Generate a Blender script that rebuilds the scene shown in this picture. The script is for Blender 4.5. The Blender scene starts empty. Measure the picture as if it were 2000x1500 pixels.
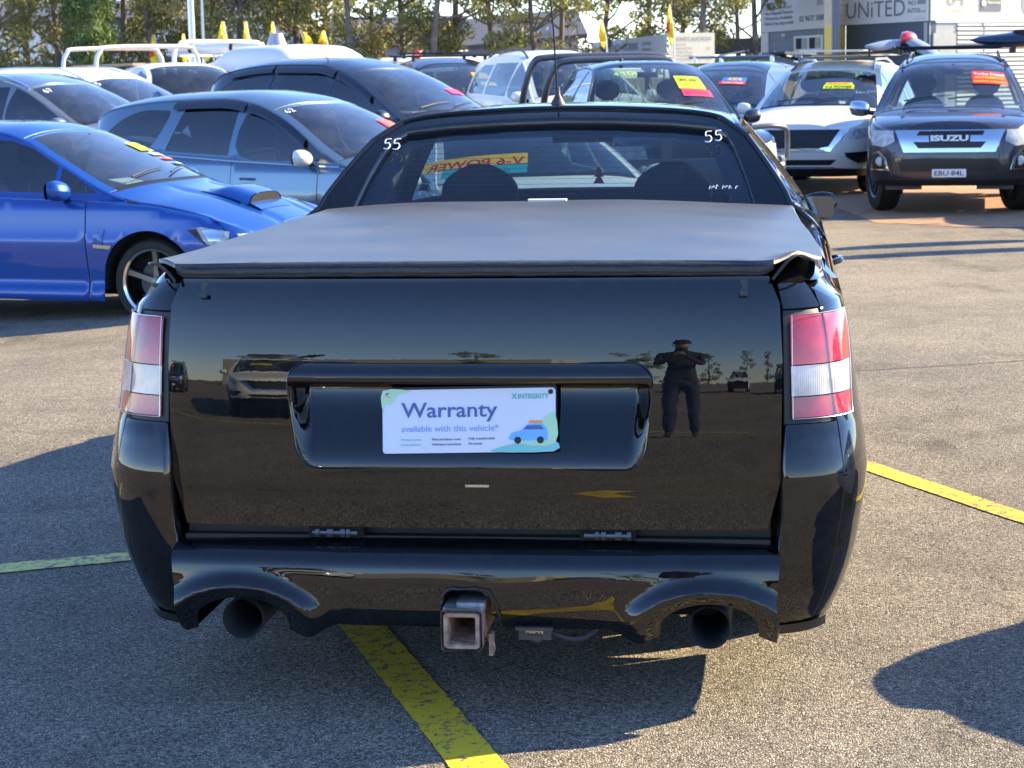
import bpy, bmesh, math, random
from mathutils import Vector, Matrix, geometry
R = math.radians
random.seed(7)
SC = bpy.context.scene
COL = SC.collection
# ------------------------------------------------------------------ camera, world, sun, exposure
cd = bpy.data.cameras.new('camera'); cam = bpy.data.objects.new('camera', cd); COL.objects.link(cam)
cd.sensor_width = 36.0; cd.lens = 36.0 * 4000 / 2000; cd.clip_start = 0.05; cd.clip_end = 2000
cd.dof.use_dof = True; cd.dof.focus_distance = 5.2; cd.dof.aperture_fstop = 16.0
PITCH = math.atan(598 / 4000)
cam.matrix_world = (Matrix.Translation((0, 0, 1.6)) @ Matrix.Rotation(R(90) - PITCH, 4, 'X')
                    @ Matrix.Rotation(R(-1.0), 4, 'Z'))
SC.camera = cam
SUN = Vector((1.70, 0.52, 1.0)).normalized()
w = bpy.data.worlds.new("World"); SC.world = w; w.use_nodes = True
nt = w.node_tree; nt.nodes.clear()
sky = nt.nodes.new('ShaderNodeTexSky'); sky.sky_type = 'NISHITA'; sky.sun_disc = False
sky.sun_elevation = math.asin(SUN.z); sky.sun_rotation = math.atan2(SUN.x, SUN.y)
sky.air_density = 1.0; sky.dust_density = 0.0; sky.ozone_density = 2.0; sky.altitude = 0
bg = nt.nodes.new('ShaderNodeBackground'); bg.inputs[1].default_value = 0.105
wo = nt.nodes.new('ShaderNodeOutputWorld')
wb = nt.nodes.new('ShaderNodeMix'); wb.data_type = 'RGBA'; wb.blend_type = 'MULTIPLY'; wb.inputs[0].default_value = 1
wb.inputs[7].default_value = (.92, 1.05, 1.36, 1)      # white balance of the camera: warm sun, cool shade
nt.links.new(sky.outputs[0], wb.inputs[6]); nt.links.new(wb.outputs[2], bg.inputs[0]); nt.links.new(bg.outputs[0], wo.inputs[0])
sl = bpy.data.lights.new('sun', 'SUN'); sl.energy = 5.0; sl.angle = R(0.5); sl.color = (1.0, 0.84, 0.53)
so = bpy.data.objects.new('sun', sl); COL.objects.link(so)
so.rotation_euler = SUN.to_track_quat('Z', 'Y').to_euler()
vs = SC.view_settings; vs.view_transform = 'Standard'; vs.look = 'None'; vs.gamma = 1; vs.exposure = 1.66
vs.use_curve_mapping = False
SC.cycles.max_bounces = 10; SC.cycles.transparent_max_bounces = 16
SC.cycles.sample_clamp_indirect = 6

# ------------------------------------------------------------------ materials
class NB:
    def __init__(s, name):
        s.m = bpy.data.materials.new(name); s.m.use_nodes = True; s.t = s.m.node_tree
        s.p = s.t.nodes['Principled BSDF']; s.out = s.t.nodes['Material Output']
    def n(s, typ, **kw):
        nd = s.t.nodes.new(typ)
        for k, v in kw.items():
            if k[0] == 'i' and k[1:].isdigit(): nd.inputs[int(k[1:])].default_value = v
            elif k in nd.inputs: nd.inputs[k].default_value = v
            else: setattr(nd, k, v)
        return nd
    def l(s, a, b): s.t.links.new(a, b)
    def tc(s, scale=1.0, coord='Object'):
        c = s.n('ShaderNodeTexCoord'); mp = s.n('ShaderNodeMapping')
        mp.inputs['Scale'].default_value = (scale,) * 3 if not hasattr(scale, '__len__') else scale
        s.l(c.outputs[coord], mp.inputs[0]); return mp.outputs[0]
    def noise(s, vec, scale, detail=4, rough=.55):
        nd = s.n('ShaderNodeTexNoise', Scale=scale, Detail=detail, Roughness=rough); s.l(vec, nd.inputs['Vector']); return nd
    def ramp(s, fac, stops):
        r = s.n('ShaderNodeValToRGB'); e = r.color_ramp.elements
        while len(e) < len(stops): e.new(.5)
        for el, (p, c) in zip(e, stops):
            el.position = p; el.color = c if len(c) == 4 else (*c, 1)
        s.l(fac, r.inputs[0]); return r.outputs[0]
    def mix(s, fac, a, b, mode='MIX'):
        nd = s.n('ShaderNodeMix', data_type='RGBA', blend_type=mode)
        for inp, v in ((nd.inputs[0], fac), (nd.inputs[6], a), (nd.inputs[7], b)):
            if hasattr(v, 'is_output') or isinstance(v, bpy.types.NodeSocket): s.l(v, inp)
            else: inp.default_value = v if not isinstance(v, tuple) or len(v) == 4 else (*v, 1)
        return nd.outputs[2]
    def math(s, op, a, b=0.0, clamp=False):
        nd = s.n('ShaderNodeMath', operation=op, use_clamp=clamp)
        for i, v in ((0, a), (1, b)):
            if isinstance(v, bpy.types.NodeSocket): s.l(v, nd.inputs[i])
            else: nd.inputs[i].default_value = v
        return nd.outputs[0]
    def bump(s, h, strength=.3, dist=.01, nrm=None):
        b = s.n('ShaderNodeBump', Strength=strength, Distance=dist); s.l(h, b.inputs['Height'])
        if nrm is not None: s.l(nrm, b.inputs['Normal'])
        s.l(b.outputs[0], s.p.inputs['Normal']); return b.outputs[0]
M = {}
def rgb(v): return (*v, 1) if len(v) == 3 else v
def simple(name, col, rough=.5, metal=0, coat=0, var=.12, vscale=6, bump=0, bscale=60, bdist=.002, spec=None):
    b = NB(name); p = b.p
    v = b.tc()
    n = b.noise(v, vscale)
    c2 = tuple(max(0, c * (1 - var)) for c in col); c3 = tuple(min(1, c * (1 + var)) for c in col)
    b.l(b.ramp(n.outputs[0], [(.3, c2), (.7, c3)]), p.inputs['Base Color'])
    p.inputs['Roughness'].default_value = rough; p.inputs['Metallic'].default_value = metal
    p.inputs['Coat Weight'].default_value = coat; p.inputs['Coat Roughness'].default_value = .03
    if spec is not None: p.inputs['Specular IOR Level'].default_value = spec
    if bump:
        n2 = b.noise(v, bscale, 3); b.bump(n2.outputs[0], bump, bdist)
    M[name] = b.m; return b.m
def paint(name, col, metal=0.0, dust=.12, coatr=.02, base_r=.35, wob=.02, ior=1.5):
    b = NB(name); p = b.p; v = b.tc()
    n = b.noise(v, 2.2, 5, .6); nf = b.noise(v, 260, 2); n3 = b.noise(v, 38, 4, .7)
    f = b.math('MULTIPLY', b.math('SUBTRACT', n3.outputs[0], .42, True), dust * 2.2, True)
    b.l(b.mix(f, rgb(col), (.30, .27, .23, 1)), p.inputs['Base Color'])
    p.inputs['Metallic'].default_value = metal
    p.inputs['Roughness'].default_value = base_r
    p.inputs['Specular IOR Level'].default_value = .5 if metal else .0
    p.inputs['Coat Weight'].default_value = 1.0; p.inputs['Coat IOR'].default_value = ior
    cr = b.math('ADD', b.math('MULTIPLY', b.math('SUBTRACT', n.outputs[0], .45, True), .12 * dust * 3), coatr)
    b.l(cr, p.inputs['Coat Roughness'])
    bp = b.n('ShaderNodeBump', Strength=wob, Distance=.004); b.l(b.noise(v, 60, 2).outputs[0], bp.inputs['Height'])
    b.l(bp.outputs[0], p.inputs['Coat Normal'])
    M[name] = b.m; return b.m
def glass(name, tint=(.30, .36, .36), refl=1.0, rough=0.0, film=0.0):
    b = NB(name); t = b.t; t.nodes.remove(b.p)
    tr = b.n('ShaderNodeBsdfTransparent'); tr.inputs[0].default_value = rgb(tint)
    gl = b.n('ShaderNodeBsdfGlossy'); gl.inputs['Roughness'].default_value = rough + .01
    gl.inputs[0].default_value = (1, 1, 1, 1)
    lw = b.n('ShaderNodeLayerWeight', Blend=.5)
    f5 = b.math('POWER', lw.outputs['Facing'], 4.2)
    fac = b.math('MULTIPLY', b.math('ADD', b.math('MULTIPLY', f5, .85), .075), refl, True)
    mx = b.n('ShaderNodeMixShader'); b.l(fac, mx.inputs[0]); b.l(tr.outputs[0], mx.inputs[1]); b.l(gl.outputs[0], mx.inputs[2])
    last = mx
    if film:
        df = b.n('ShaderNodeBsdfDiffuse'); df.inputs[0].default_value = (.55, .52, .48, 1)
        v = b.tc(); n = b.noise(v, 5, 5, .65)
        ff = b.math('MULTIPLY', b.math('SUBTRACT', n.outputs[0], .25, True), film, True)
        m2 = b.n('ShaderNodeMixShader'); b.l(ff, m2.inputs[0]); b.l(mx.outputs[0], m2.inputs[1]); b.l(df.outputs[0], m2.inputs[2])
        last = m2
    b.l(last.outputs[0], b.out.inputs[0]); M[name] = b.m; return b.m

paint('paint_black', (.004, .0045, .0055), 0, dust=.03, coatr=.008, base_r=.5, wob=.005, ior=1.62)
paint('paint_blue', (.0, .062, .32), .3, dust=.04, base_r=.42)
paint('paint_slate', (.12, .19, .26), .7, dust=.04, base_r=.36)
paint('paint_darknavy', (.012, .016, .026), .3, dust=.1)
paint('paint_wagon', (.20, .22, .25), .6, dust=.06)
paint('paint_white', (.80, .775, .70), 0, dust=.03, base_r=.4)
paint('paint_white_van', (.74, .73, .70), 0, dust=.05, base_r=.45)
paint('paint_charcoal', (.045, .045, .055), .6, dust=.08)
paint('paint_ink', (.014, .022, .040), .4, dust=.09)
paint('paint_ink_b', (.018, .024, .036), .3, dust=.12)
simple('plastic_black', (.012, .012, .013), .45, var=.2, bump=.1, bscale=300)
simple('plastic_grey', (.05, .05, .052), .5, bump=.1, bscale=200)
simple('visor', (.012, .008, .016), .12, coat=1)
simple('rubber', (.014, .0135, .013), .72, var=.3, bump=.3, bscale=120)
simple('chrome', (.75, .77, .8), .08, 1, var=.03)
simple('mirror_dark', (.16, .19, .24), .06, 1, var=.03)
simple('satin_metal', (.55, .54, .52), .32, 1, var=.08)
simple('steel_rust', (.34, .24, .19), .65, .25, var=.5, vscale=34, bump=.5, bscale=90)
simple('steel_raw', (.42, .40, .40), .4, .7, var=.35, vscale=30, bump=.3, bscale=90)
simple('rim_grey', (.17, .17, .17), .35, .8, var=.1)
simple('rim_lip', (.72, .72, .70), .12, 1, var=.05)
simple('cloth_dark', (.02, .021, .024), .85, bump=.3, bscale=300)
simple('interior', (.018, .019, .021), .75)
simple('liner', (.008, .008, .008), .95)
simple('white_trim', (.75, .75, .73), .4, var=.04)
simple('paper', (.75, .74, .70), .7, var=.03)
simple('chalk', (.85, .88, .92), .7, var=.05)
simple('rack_black', (.02, .021, .023), .4, .2)
simple('rollbar_grey', (.10, .105, .12), .38, .3, var=.1)
simple('lime', (.62, .85, .02), .5, var=.03)
simple('pink', (.85, .05, .16), .5, var=.03)
simple('sticker_red', (.78, .03, .03), .5, var=.03)
simple('sticker_yellow', (.95, .62, .01), .5, var=.03)
simple('sticker_orange', (.95, .32, .02), .5, var=.03)
simple('sticker_teal', (.02, .30, .38), .5, var=.03)
simple('sticker_blue', (.03, .22, .62), .5, var=.03)
simple('ink_dark', (.02, .02, .03), .6, var=.03)
simple('ink_blue', (.08, .14, .38), .6, var=.03)
simple('ink_light_blue', (.26, .44, .78), .6, var=.03)
simple('ink_teal', (.10, .52, .46), .6, var=.03)
simple('plate_blue', (.66, .73, .86), .35, var=.02)
simple('plate_green', (.42, .74, .50), .35, var=.06)
simple('plate_teal', (.20, .58, .60), .35, var=.06)
simple('car_icon', (.16, .48, .88), .4, var=.03)
simple('plate_white', (.78, .78, .76), .4, var=.04)
glass('glass_clear', (.42, .52, .51), 1.2, film=.10)
glass('glass_tint', (.12, .14, .16), 1.3, film=.03)
glass('glass_rear', (.50, .60, .68), 1.0, film=.03)
glass('glass_lamp', (.92, .95, .97), 1.2)
# lens materials with fine ribs
def lens(name, col, rough=.12, scale=260, axis='Z', strength=.15, trans=0.0):
    b = NB(name); p = b.p; v = b.tc()
    wv = b.n('ShaderNodeTexWave', wave_type='BANDS', bands_direction=axis, Scale=scale / 6.28, Distortion=.3, Detail=1)
    b.l(v, wv.inputs['Vector']); n = b.noise(v, 14, 3)
    c = b.ramp(n.outputs[0], [(.3, tuple(x * .6 for x in col)), (.7, tuple(min(1, x * 1.25) for x in col))])
    b.l(c, p.inputs['Base Color']); p.inputs['Roughness'].default_value = .3
    p.inputs['Coat Weight'].default_value = .7; p.inputs['Coat Roughness'].default_value = .03; p.inputs['Specular IOR Level'].default_value = .1
    b.bump(wv.outputs[0], strength, .002)
    M[name] = b.m
lens('lens_red', (.52, .0, .010), scale=500); lens('lens_dark_red', (.32, .004, .012), scale=200)
lens('lens_clear', (.62, .62, .64), axis='X', scale=420, strength=.35)
lens('lens_amber', (.75, .28, .05))
lens('headlamp_inner', (.50, .52, .53), axis='X', scale=90, strength=.5)
def translucent(name, col):
    b = NB(name); tl = b.n('ShaderNodeBsdfTranslucent'); tl.inputs[0].default_value = rgb(col); b.p.inputs['Base Color'].default_value = rgb(col); b.p.inputs['Roughness'].default_value = .6
    mx = b.n('ShaderNodeMixShader'); mx.inputs[0].default_value = .6; b.l(b.p.outputs[0], mx.inputs[1]); b.l(tl.outputs[0], mx.inputs[2]); b.l(mx.outputs[0], b.out.inputs[0]); M[name] = b.m
translucent('film_yellow', (.95, .55, .05)); translucent('film_teal', (.03, .40, .50)); translucent('film_red', (.8, .03, .02)); translucent('film_white', (.9, .9, .9))
glass('lens_cover', (.92, .86, .88), .9, film=.012)
# tonneau vinyl
b = NB('vinyl'); v = b.tc(); n1 = b.noise(v, 3.2, 6, .65); vs2 = b.tc((1, 3.0, 3)); n2 = b.noise(vs2, 6, 6, .7)
n3 = b.noise(v, 900, 2)
c = b.ramp(n1.outputs[0], [(.28, (.030, .037, .044)), (.45, (.056, .062, .068)), (.58, (.072, .070, .067)), (.76, (.13, .108, .094))])
c = b.mix(b.math('MULTIPLY', n2.outputs[0], .3), c, (.10, .10, .105, 1))
b.l(c, b.p.inputs['Base Color']); b.p.inputs['Roughness'].default_value = .42
b.p.inputs['Specular IOR Level'].default_value = .6; b.p.inputs['Coat Weight'].default_value = .12; b.p.inputs['Coat Roughness'].default_value = .32
nb = b.math('ADD', b.math('MULTIPLY', n3.outputs[0], .25), b.math('MULTIPLY', n2.outputs[0], 1.0))
b.bump(nb, .22, .006); M['vinyl'] = b.m
b = NB('vinyl_edge'); v = b.tc((1, 1, 1)); n1 = b.noise(b.tc((5, 4, 160)), 3, 6, .75); n2 = b.noise(v, 120, 4, .8)
c = b.ramp(b.math('ADD', b.math('MULTIPLY', n1.outputs[0], .6), b.math('MULTIPLY', n2.outputs[0], .45)), [(.44, (.022, .024, .028)), (.60, (.05, .05, .052)), (.76, (.16, .14, .12))])
b.l(c, b.p.inputs['Base Color']); b.p.inputs['Roughness'].default_value = .5
b.bump(n2.outputs[0], .5, .003); M['vinyl_edge'] = b.m

# ------------------------------------------------------------------ object helpers
def tag(o, label=None, cat=None, group=None, kind=None):
    if label: o['label'] = label
    if cat: o['category'] = cat
    if group: o['group'] = group
    if kind: o['kind'] = kind
    return o
def empty(name, loc, rz=0, label=None, cat=None, group=None):
    o = bpy.data.objects.new(name, None); COL.objects.link(o); o.empty_display_size = .2
    o.location = loc; o.rotation_euler = (0, 0, rz); return tag(o, label, cat, group)
def link(name, me, parent=None):
    o = bpy.data.objects.new(name, me); COL.objects.link(o)
    if parent is not None: o.parent = parent
    return o
class MB:
    def __init__(s): s.v = []; s.f = []; s.mi = []; s.sm = []
    def quad_grid(s, P, mi=0, closeu=False, smooth=True):
        nu, nv = len(P), len(P[0]); b0 = len(s.v)
        for row in P: s.v += [tuple(p) for p in row]
        for i in range(nu if closeu else nu - 1):
            for j in range(nv - 1):
                a = b0 + i * nv + j; c = b0 + ((i + 1) % nu) * nv + j
                s.f.append((a, c, c + 1, a + 1)); s.mi.append(mi); s.sm.append(smooth)
    def face(s, pts, mi=0, smooth=False):
        b0 = len(s.v); s.v += [tuple(p) for p in pts]; s.f.append(tuple(range(b0, b0 + len(pts)))); s.mi.append(mi); s.sm.append(smooth)
    def box(s, c, d, mi=0, rot=None):
        hx, hy, hz = d[0] / 2, d[1] / 2, d[2] / 2; b0 = len(s.v)
        for sx in (-1, 1):
            for sy in (-1, 1):
                for sz in (-1, 1):
                    p = Vector((sx * hx, sy * hy, sz * hz))
                    if rot is not None: p = rot @ p
                    s.v.append((p.x + c[0], p.y + c[1], p.z + c[2]))
        for q in ((0, 1, 3, 2), (4, 6, 7, 5), (0, 4, 5, 1), (2, 3, 7, 6), (0, 2, 6, 4), (1, 5, 7, 3)):
            s.f.append(tuple(b0 + i for i in q)); s.mi.append(mi); s.sm.append(False)
    def tube(s, pts, r, seg=8, mi=0, cap=True):
        pts = [Vector(p) for p in pts]; n = len(pts); rings = []
        up = Vector((0, 0, 1)); prev = None
        for i, p in enumerate(pts):
            d = (pts[min(i + 1, n - 1)] - pts[max(i - 1, 0)]).normalized()
            if prev is None:
                a = up if abs(d.z) < .9 else Vector((1, 0, 0)); u = d.cross(a).normalized()
            else:
                u = (prev - d * prev.dot(d)).normalized()
            prev = u; vv = d.cross(u); rr = r[i] if hasattr(r, '__len__') else r
            rings.append([p + (u * math.cos(2 * math.pi * k / seg) + vv * math.sin(2 * math.pi * k / seg)) * rr for k in range(seg)])
        b0 = len(s.v)
        for rg in rings: s.v += [tuple(q) for q in rg]
        for i in range(n - 1):
            for k in range(seg):
                a = b0 + i * seg + k; c = b0 + i * seg + (k + 1) % seg
                s.f.append((a, c, c + seg, a + seg)); s.mi.append(mi); s.sm.append(True)
        if cap:
            s.f.append(tuple(b0 + k for k in range(seg))[::-1]); s.mi.append(mi); s.sm.append(False)
            s.f.append(tuple(b0 + (n - 1) * seg + k for k in range(seg))); s.mi.append(mi); s.sm.append(False)
    def lathe(s, prof, mat, seg=32, mi=0):
        """prof: (radius, axial) ; mat maps local (z axis = axial) to object space"""
        P = []
        for k in range(seg):
            a = 2 * math.pi * k / seg
            P.append([tuple(mat @ Vector((r * math.cos(a), r * math.sin(a), h))) for r, h in prof])
        s.quad_grid(P, mi, closeu=True)
    def build(s, name, mats, parent=None, sharp=40):
        me = bpy.data.meshes.new(name); me.from_pydata(s.v, [], s.f)
        if not isinstance(mats, (list, tuple)): mats = [mats]
        for m in mats: me.materials.append(M[m] if isinstance(m, str) else m)
        me.polygons.foreach_set('material_index', s.mi); me.polygons.foreach_set('use_smooth', s.sm)
        me.update()
        if sharp: me.set_sharp_from_angle(angle=R(sharp))
        return link(name, me, parent)
def pchip(pts):
    xs = [p[0] for p in pts]; ys = [p[1] for p in pts]; n = len(xs)
    h = [xs[i + 1] - xs[i] for i in range(n - 1)]; dl = [(ys[i + 1] - ys[i]) / h[i] for i in range(n - 1)]
    d = [0] * n
    for i in range(1, n - 1):
        if dl[i - 1] * dl[i] > 0:
            w1 = 2 * h[i] + h[i - 1]; w2 = h[i] + 2 * h[i - 1]
            d[i] = (w1 + w2) / (w1 / dl[i - 1] + w2 / dl[i])
    d[0] = dl[0]; d[-1] = dl[-1]
    def f(x):
        if x <= xs[0]: return ys[0] + d[0] * (x - xs[0]) * .5
        if x >= xs[-1]: return ys[-1] + d[-1] * (x - xs[-1]) * .5
        lo, hi = 0, n - 1
        while hi - lo > 1:
            m = (lo + hi) // 2
            if xs[m] <= x: lo = m
            else: hi = m
        t = (x - xs[lo]) / h[lo]; t2 = t * t; t3 = t2 * t
        return (ys[lo] * (2 * t3 - 3 * t2 + 1) + h[lo] * d[lo] * (t3 - 2 * t2 + t) + ys[hi] * (-2 * t3 + 3 * t2) + h[lo] * d[hi] * (t3 - t2))
    return f
def sstep(a, b, x):
    t = min(1, max(0, (x - a) / (b - a))); return t * t * (3 - 2 * t)
def inpoly(p, poly):
    x, y = p; c = False; j = len(poly) - 1
    for i in range(len(poly)):
        xi, yi = poly[i]; xj, yj = poly[j]
        if (yi > y) != (yj > y) and x < (xj - xi) * (y - yi) / (yj - yi + 1e-12) + xi: c = not c
        j = i
    return c
def dens(poly, res):
    o = []
    for i in range(len(poly)):
        a = poly[i]; b_ = poly[(i + 1) % len(poly)]; d = math.dist(a, b_)
        if d < 1e-5: continue
        k = max(1, int(math.ceil(d / res)))
        for q in range(k): o.append((a[0] + (b_[0] - a[0]) * q / k, a[1] + (b_[1] - a[1]) * q / k))
    return o
def area(poly): return sum(poly[i][0] * poly[(i + 1) % len(poly)][1] - poly[(i + 1) % len(poly)][0] * poly[i][1] for i in range(len(poly))) / 2
def inset(poly, g):
    if g == 0: return poly
    if area(poly) < 0: poly = poly[::-1]
    o = []; n = len(poly)
    for i in range(n):
        a, b_, c = poly[i - 1], poly[i], poly[(i + 1) % n]
        e1 = Vector((b_[0] - a[0], b_[1] - a[1])); e2 = Vector((c[0] - b_[0], c[1] - b_[1]))
        if e1.length < 1e-7 or e2.length < 1e-7: o.append(b_); continue
        n1 = Vector((-e1.y, e1.x)).normalized(); n2 = Vector((-e2.y, e2.x)).normalized()
        m = n1 + n2
        if m.length < .3: m = n1
        else: m = m / max(.4, m.dot(n1) if m.length else 1)
        o.append((b_[0] + m.x * g, b_[1] + m.y * g))
    return o
def rrect(x0, z0, x1, z1, r, seg=5):
    o = []
    for cx, cz, a0 in ((x1 - r, z0 + r, -90), (x1 - r, z1 - r, 0), (x0 + r, z1 - r, 90), (x0 + r, z0 + r, 180)):
        for k in range(seg + 1):
            a = R(a0 + 90 * k / seg); o.append((cx + r * math.cos(a), cz + r * math.sin(a)))
    return o
def smoothpoly(pts, per=5, closed=True):
    """Catmull-Rom through points"""
    o = []; n = len(pts)
    for i in range(n if closed else n - 1):
        if closed: p0, p1, p2, p3 = pts[i - 1], pts[i], pts[(i + 1) % n], pts[(i + 2) % n]
        else: p0, p1, p2, p3 = pts[max(0, i - 1)], pts[i], pts[i + 1], pts[min(n - 1, i + 2)]
        for k in range(per):
            t = k / per
            o.append(tuple(.5 * (2 * p1[q] + (p2[q] - p0[q]) * t + (2 * p0[q] - 5 * p1[q] + 4 * p2[q] - p3[q]) * t * t + (3 * p1[q] - p0[q] - 3 * p2[q] + p3[q]) * t ** 3) for q in range(len(p1))))
    if not closed: o.append(tuple(pts[-1]))
    return o
def surf_n(fn, a, b_, out, e=.004):
    p = Vector(fn(a, b_)); pa = Vector(fn(a + e, b_)) - Vector(fn(a - e, b_)); pb = Vector(fn(a, b_ + e)) - Vector(fn(a, b_ - e))
    n = pa.cross(pb)
    if n.length < 1e-12: n = Vector(out)
    n.normalize()
    if n.dot(Vector(out)) < 0: n = -n
    return p, n
def panel(name, poly, fn, mat, parent, out=(0, -1, 0), holes=(), res=.06, off=0.0, rim=.014, gap=0.0, extra=None, only=None):
    poly = dens(inset(poly, gap), res); hs = [dens(inset(h, -gap), res * .6) for h in holes]
    verts = [Vector(p) for p in poly]; edges = [(i, (i + 1) % len(poly)) for i in range(len(poly))]
    loops = [list(range(len(poly)))]
    for h in hs:
        b0 = len(verts); verts += [Vector(p) for p in h]; edges += [(b0 + i, b0 + (i + 1) % len(h)) for i in range(len(h))]
        loops.append(list(range(b0, b0 + len(h))))
    nb = len(verts)
    x0 = min(p[0] for p in poly); x1 = max(p[0] for p in poly); y0 = min(p[1] for p in poly); y1 = max(p[1] for p in poly)
    bd = poly + [q for h in hs for q in h]
    cell = {}
    for q in bd: cell.setdefault((int(q[0] // res), int(q[1] // res)), []).append(q)
    yy = y0 + res * .5; row = 0
    while yy < y1:
        xx = x0 + res * (.5 if row % 2 else .25)
        while xx < x1:
            q = (xx, yy); ci, cj = int(xx // res), int(yy // res)
            ok = all(math.dist(q, r_) > res * .42 for di in (-1, 0, 1) for dj in (-1, 0, 1) for r_ in cell.get((ci + di, cj + dj), ()))
            if ok and inpoly(q, poly) and not any(inpoly(q, h) for h in hs): verts.append(Vector(q))
            xx += res
        yy += res * .87; row += 1
    if extra: verts += [Vector(p) for p in extra]
    vo, eo, fo, _, _, _ = geometry.delaunay_2d_cdt(verts, edges, [], 1, 1e-6)
    P = []; Nn = []
    fo_off = off if callable(off) else None
    if fo_off:
        f2 = lambda a, b_: (lambda pn: tuple(pn[0] + pn[1] * fo_off(a, b_)))(surf_n(fn, a, b_, out))
        for q in vo:
            p, n = surf_n(f2, q.x, q.y, out, .003); P.append(p); Nn.append(n)
    else:
        for q in vo:
            p, n = surf_n(fn, q.x, q.y, out); P.append(p + n * off); Nn.append(n)
    faces = []
    for f in fo:
        c = (sum(vo[i].x for i in f) / len(f), sum(vo[i].y for i in f) / len(f))
        if not inpoly(c, poly) or any(inpoly(c, h) for h in hs): continue
        a, b_, d = P[f[0]], P[f[1]], P[f[2]]
        if (b_ - a).cross(d - a).dot(Nn[f[0]]) < 0: f = f[::-1]
        faces.append(list(f))
    V = [tuple(p) for p in P]; ln = []
    for f in faces: ln += [Nn[i] for i in f]
    if rim:
        # boundary edges of the kept faces
        cnt = {}
        for f in faces:
            for i in range(len(f)):
                e = (f[i], f[(i + 1) % len(f)]); cnt[e] = cnt.get(e, 0) + 1
        bed = [e for e in cnt if (e[1], e[0]) not in cnt]
        m = {}
        for e in bed:
            for i in e:
                if i not in m:
                    m[i] = len(V); V.append(tuple(P[i] - Nn[i] * rim))
        for a, b_ in bed:
            faces.append([b_, a, m[a], m[b_]])
            ed = (P[b_] - P[a]); nn = ed.cross(Nn[a]).normalized()
            t = (Nn[a] * .8 + nn * .6).normalized(); t2 = (Nn[b_] * .8 + nn * .6).normalized()
            ln += [t2, t, nn, nn]
    me = bpy.data.meshes.new(name); me.from_pydata(V, [], faces); me.materials.append(M[mat])
    me.polygons.foreach_set('use_smooth', [True] * len(faces)); me.update()
    if len(ln) == len(me.loops): me.normals_split_custom_set(ln)
    return link(name, me, parent)
def patch(name, fn, U, Vv, mat, parent, out=(0, 0, 1), rim=.012, off=0.0):
    """structured surface fn(u,v) over the lists U,V with analytic normals"""
    P = []; N = []
    for u in U:
        for v_ in Vv:
            p, n = surf_n(fn, u, v_, out, .006); P.append(p + n * off); N.append(n)
    nv = len(Vv); faces = []; ln = []; V = [tuple(p) for p in P]
    for i in range(len(U) - 1):
        for j in range(nv - 1):
            f = [i * nv + j, (i + 1) * nv + j, (i + 1) * nv + j + 1, i * nv + j + 1]
            if (P[f[1]] - P[f[0]]).cross(P[f[2]] - P[f[0]]).dot(N[f[0]]) < 0: f = f[::-1]
            faces.append(f); ln += [N[k] for k in f]
    if rim:
        cnt = {}
        for f in faces:
            for i in range(4): cnt[(f[i], f[(i + 1) % 4])] = 1
        m = {}
        for a, b_ in [e for e in cnt if (e[1], e[0]) not in cnt]:
            for i in (a, b_):
                if i not in m: m[i] = len(V); V.append(tuple(P[i] - N[i] * rim))
            faces.append([b_, a, m[a], m[b_]]); ed = P[b_] - P[a]
            nn = ed.cross(N[a]).normalized() if ed.length > 1e-9 else N[a]
            ln += [(N[b_] + nn * .6).normalized(), (N[a] + nn * .6).normalized(), nn, nn]
    me = bpy.data.meshes.new(name); me.from_pydata(V, [], faces); me.materials.append(M[mat])
    me.polygons.foreach_set('use_smooth', [True] * len(faces)); me.update()
    me.normals_split_custom_set(ln)
    return link(name, me, parent)
def lin(a, b_, n): return [a + (b_ - a) * i / (n - 1) for i in range(n)]
_tc = {}
def text_geo(s, weight=0.0):
    k = (s, weight)
    if k in _tc: return _tc[k]
    cu = bpy.data.curves.new('t', 'FONT'); cu.body = s; cu.size = 1; cu.offset = weight; cu.resolution_u = 3; cu.fill_mode = 'FRONT'
    o = bpy.data.objects.new('t', cu); COL.objects.link(o)
    me = o.to_mesh(); V = [(v.co.x, v.co.y) for v in me.vertices]; F = [tuple(p.vertices) for p in me.polygons]
    o.to_mesh_clear(); bpy.data.objects.remove(o); bpy.data.curves.remove(cu)
    x0 = min(v[0] for v in V); x1 = max(v[0] for v in V); V = [((v[0] - x0), v[1]) for v in V]
    _tc[k] = (V, F, x1 - x0); return _tc[k]
def lettering(items, fn, mat, parent, name='lettering', out=(0, -1, 0), off=.0015, flip=False):
    """items: (string, x, z, width, capheight, weight). fn(x,z)->3D."""
    o = None
    for it in items:
        V = []; F = []
        s, x, z, wd, h = it[:5]; wt = it[5] if len(it) > 5 else 0.0; sh = it[6] if len(it) > 6 else 0.0
        tv, tf, tw = text_geo(s, wt); b0 = len(V)
        sx = wd / tw; sz = h / .70
        for a, b_ in tv:
            X = a * sx + b_ * sz * sh
            p, n = surf_n(fn, x + X, z + b_ * sz, out); V.append(tuple(p + n * off))
        F += [tuple(b0 + i for i in f) for f in tf]
        me = bpy.data.meshes.new(name); me.from_pydata(V, [], F); me.materials.append(M[mat]); me.update()
        o = link(name, me, parent)
    return o
def strokes(name, paths, fn, r, mat, parent, out=(0, -1, 0), off=.002):
    mb = MB()
    for pth in paths:
        pts = []
        for a, b_ in smoothpoly(pth, 4, False):
            p, n = surf_n(fn, a, b_, out); pts.append(p + n * off)
        mb.tube(pts, r, 5)
    return mb.build(name, mat, parent)
def copy_tree(o, parent=None):
    c = o.copy(); COL.objects.link(c); c.parent = parent
    for ch in list(o.children): copy_tree(ch, c)
    return c
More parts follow.
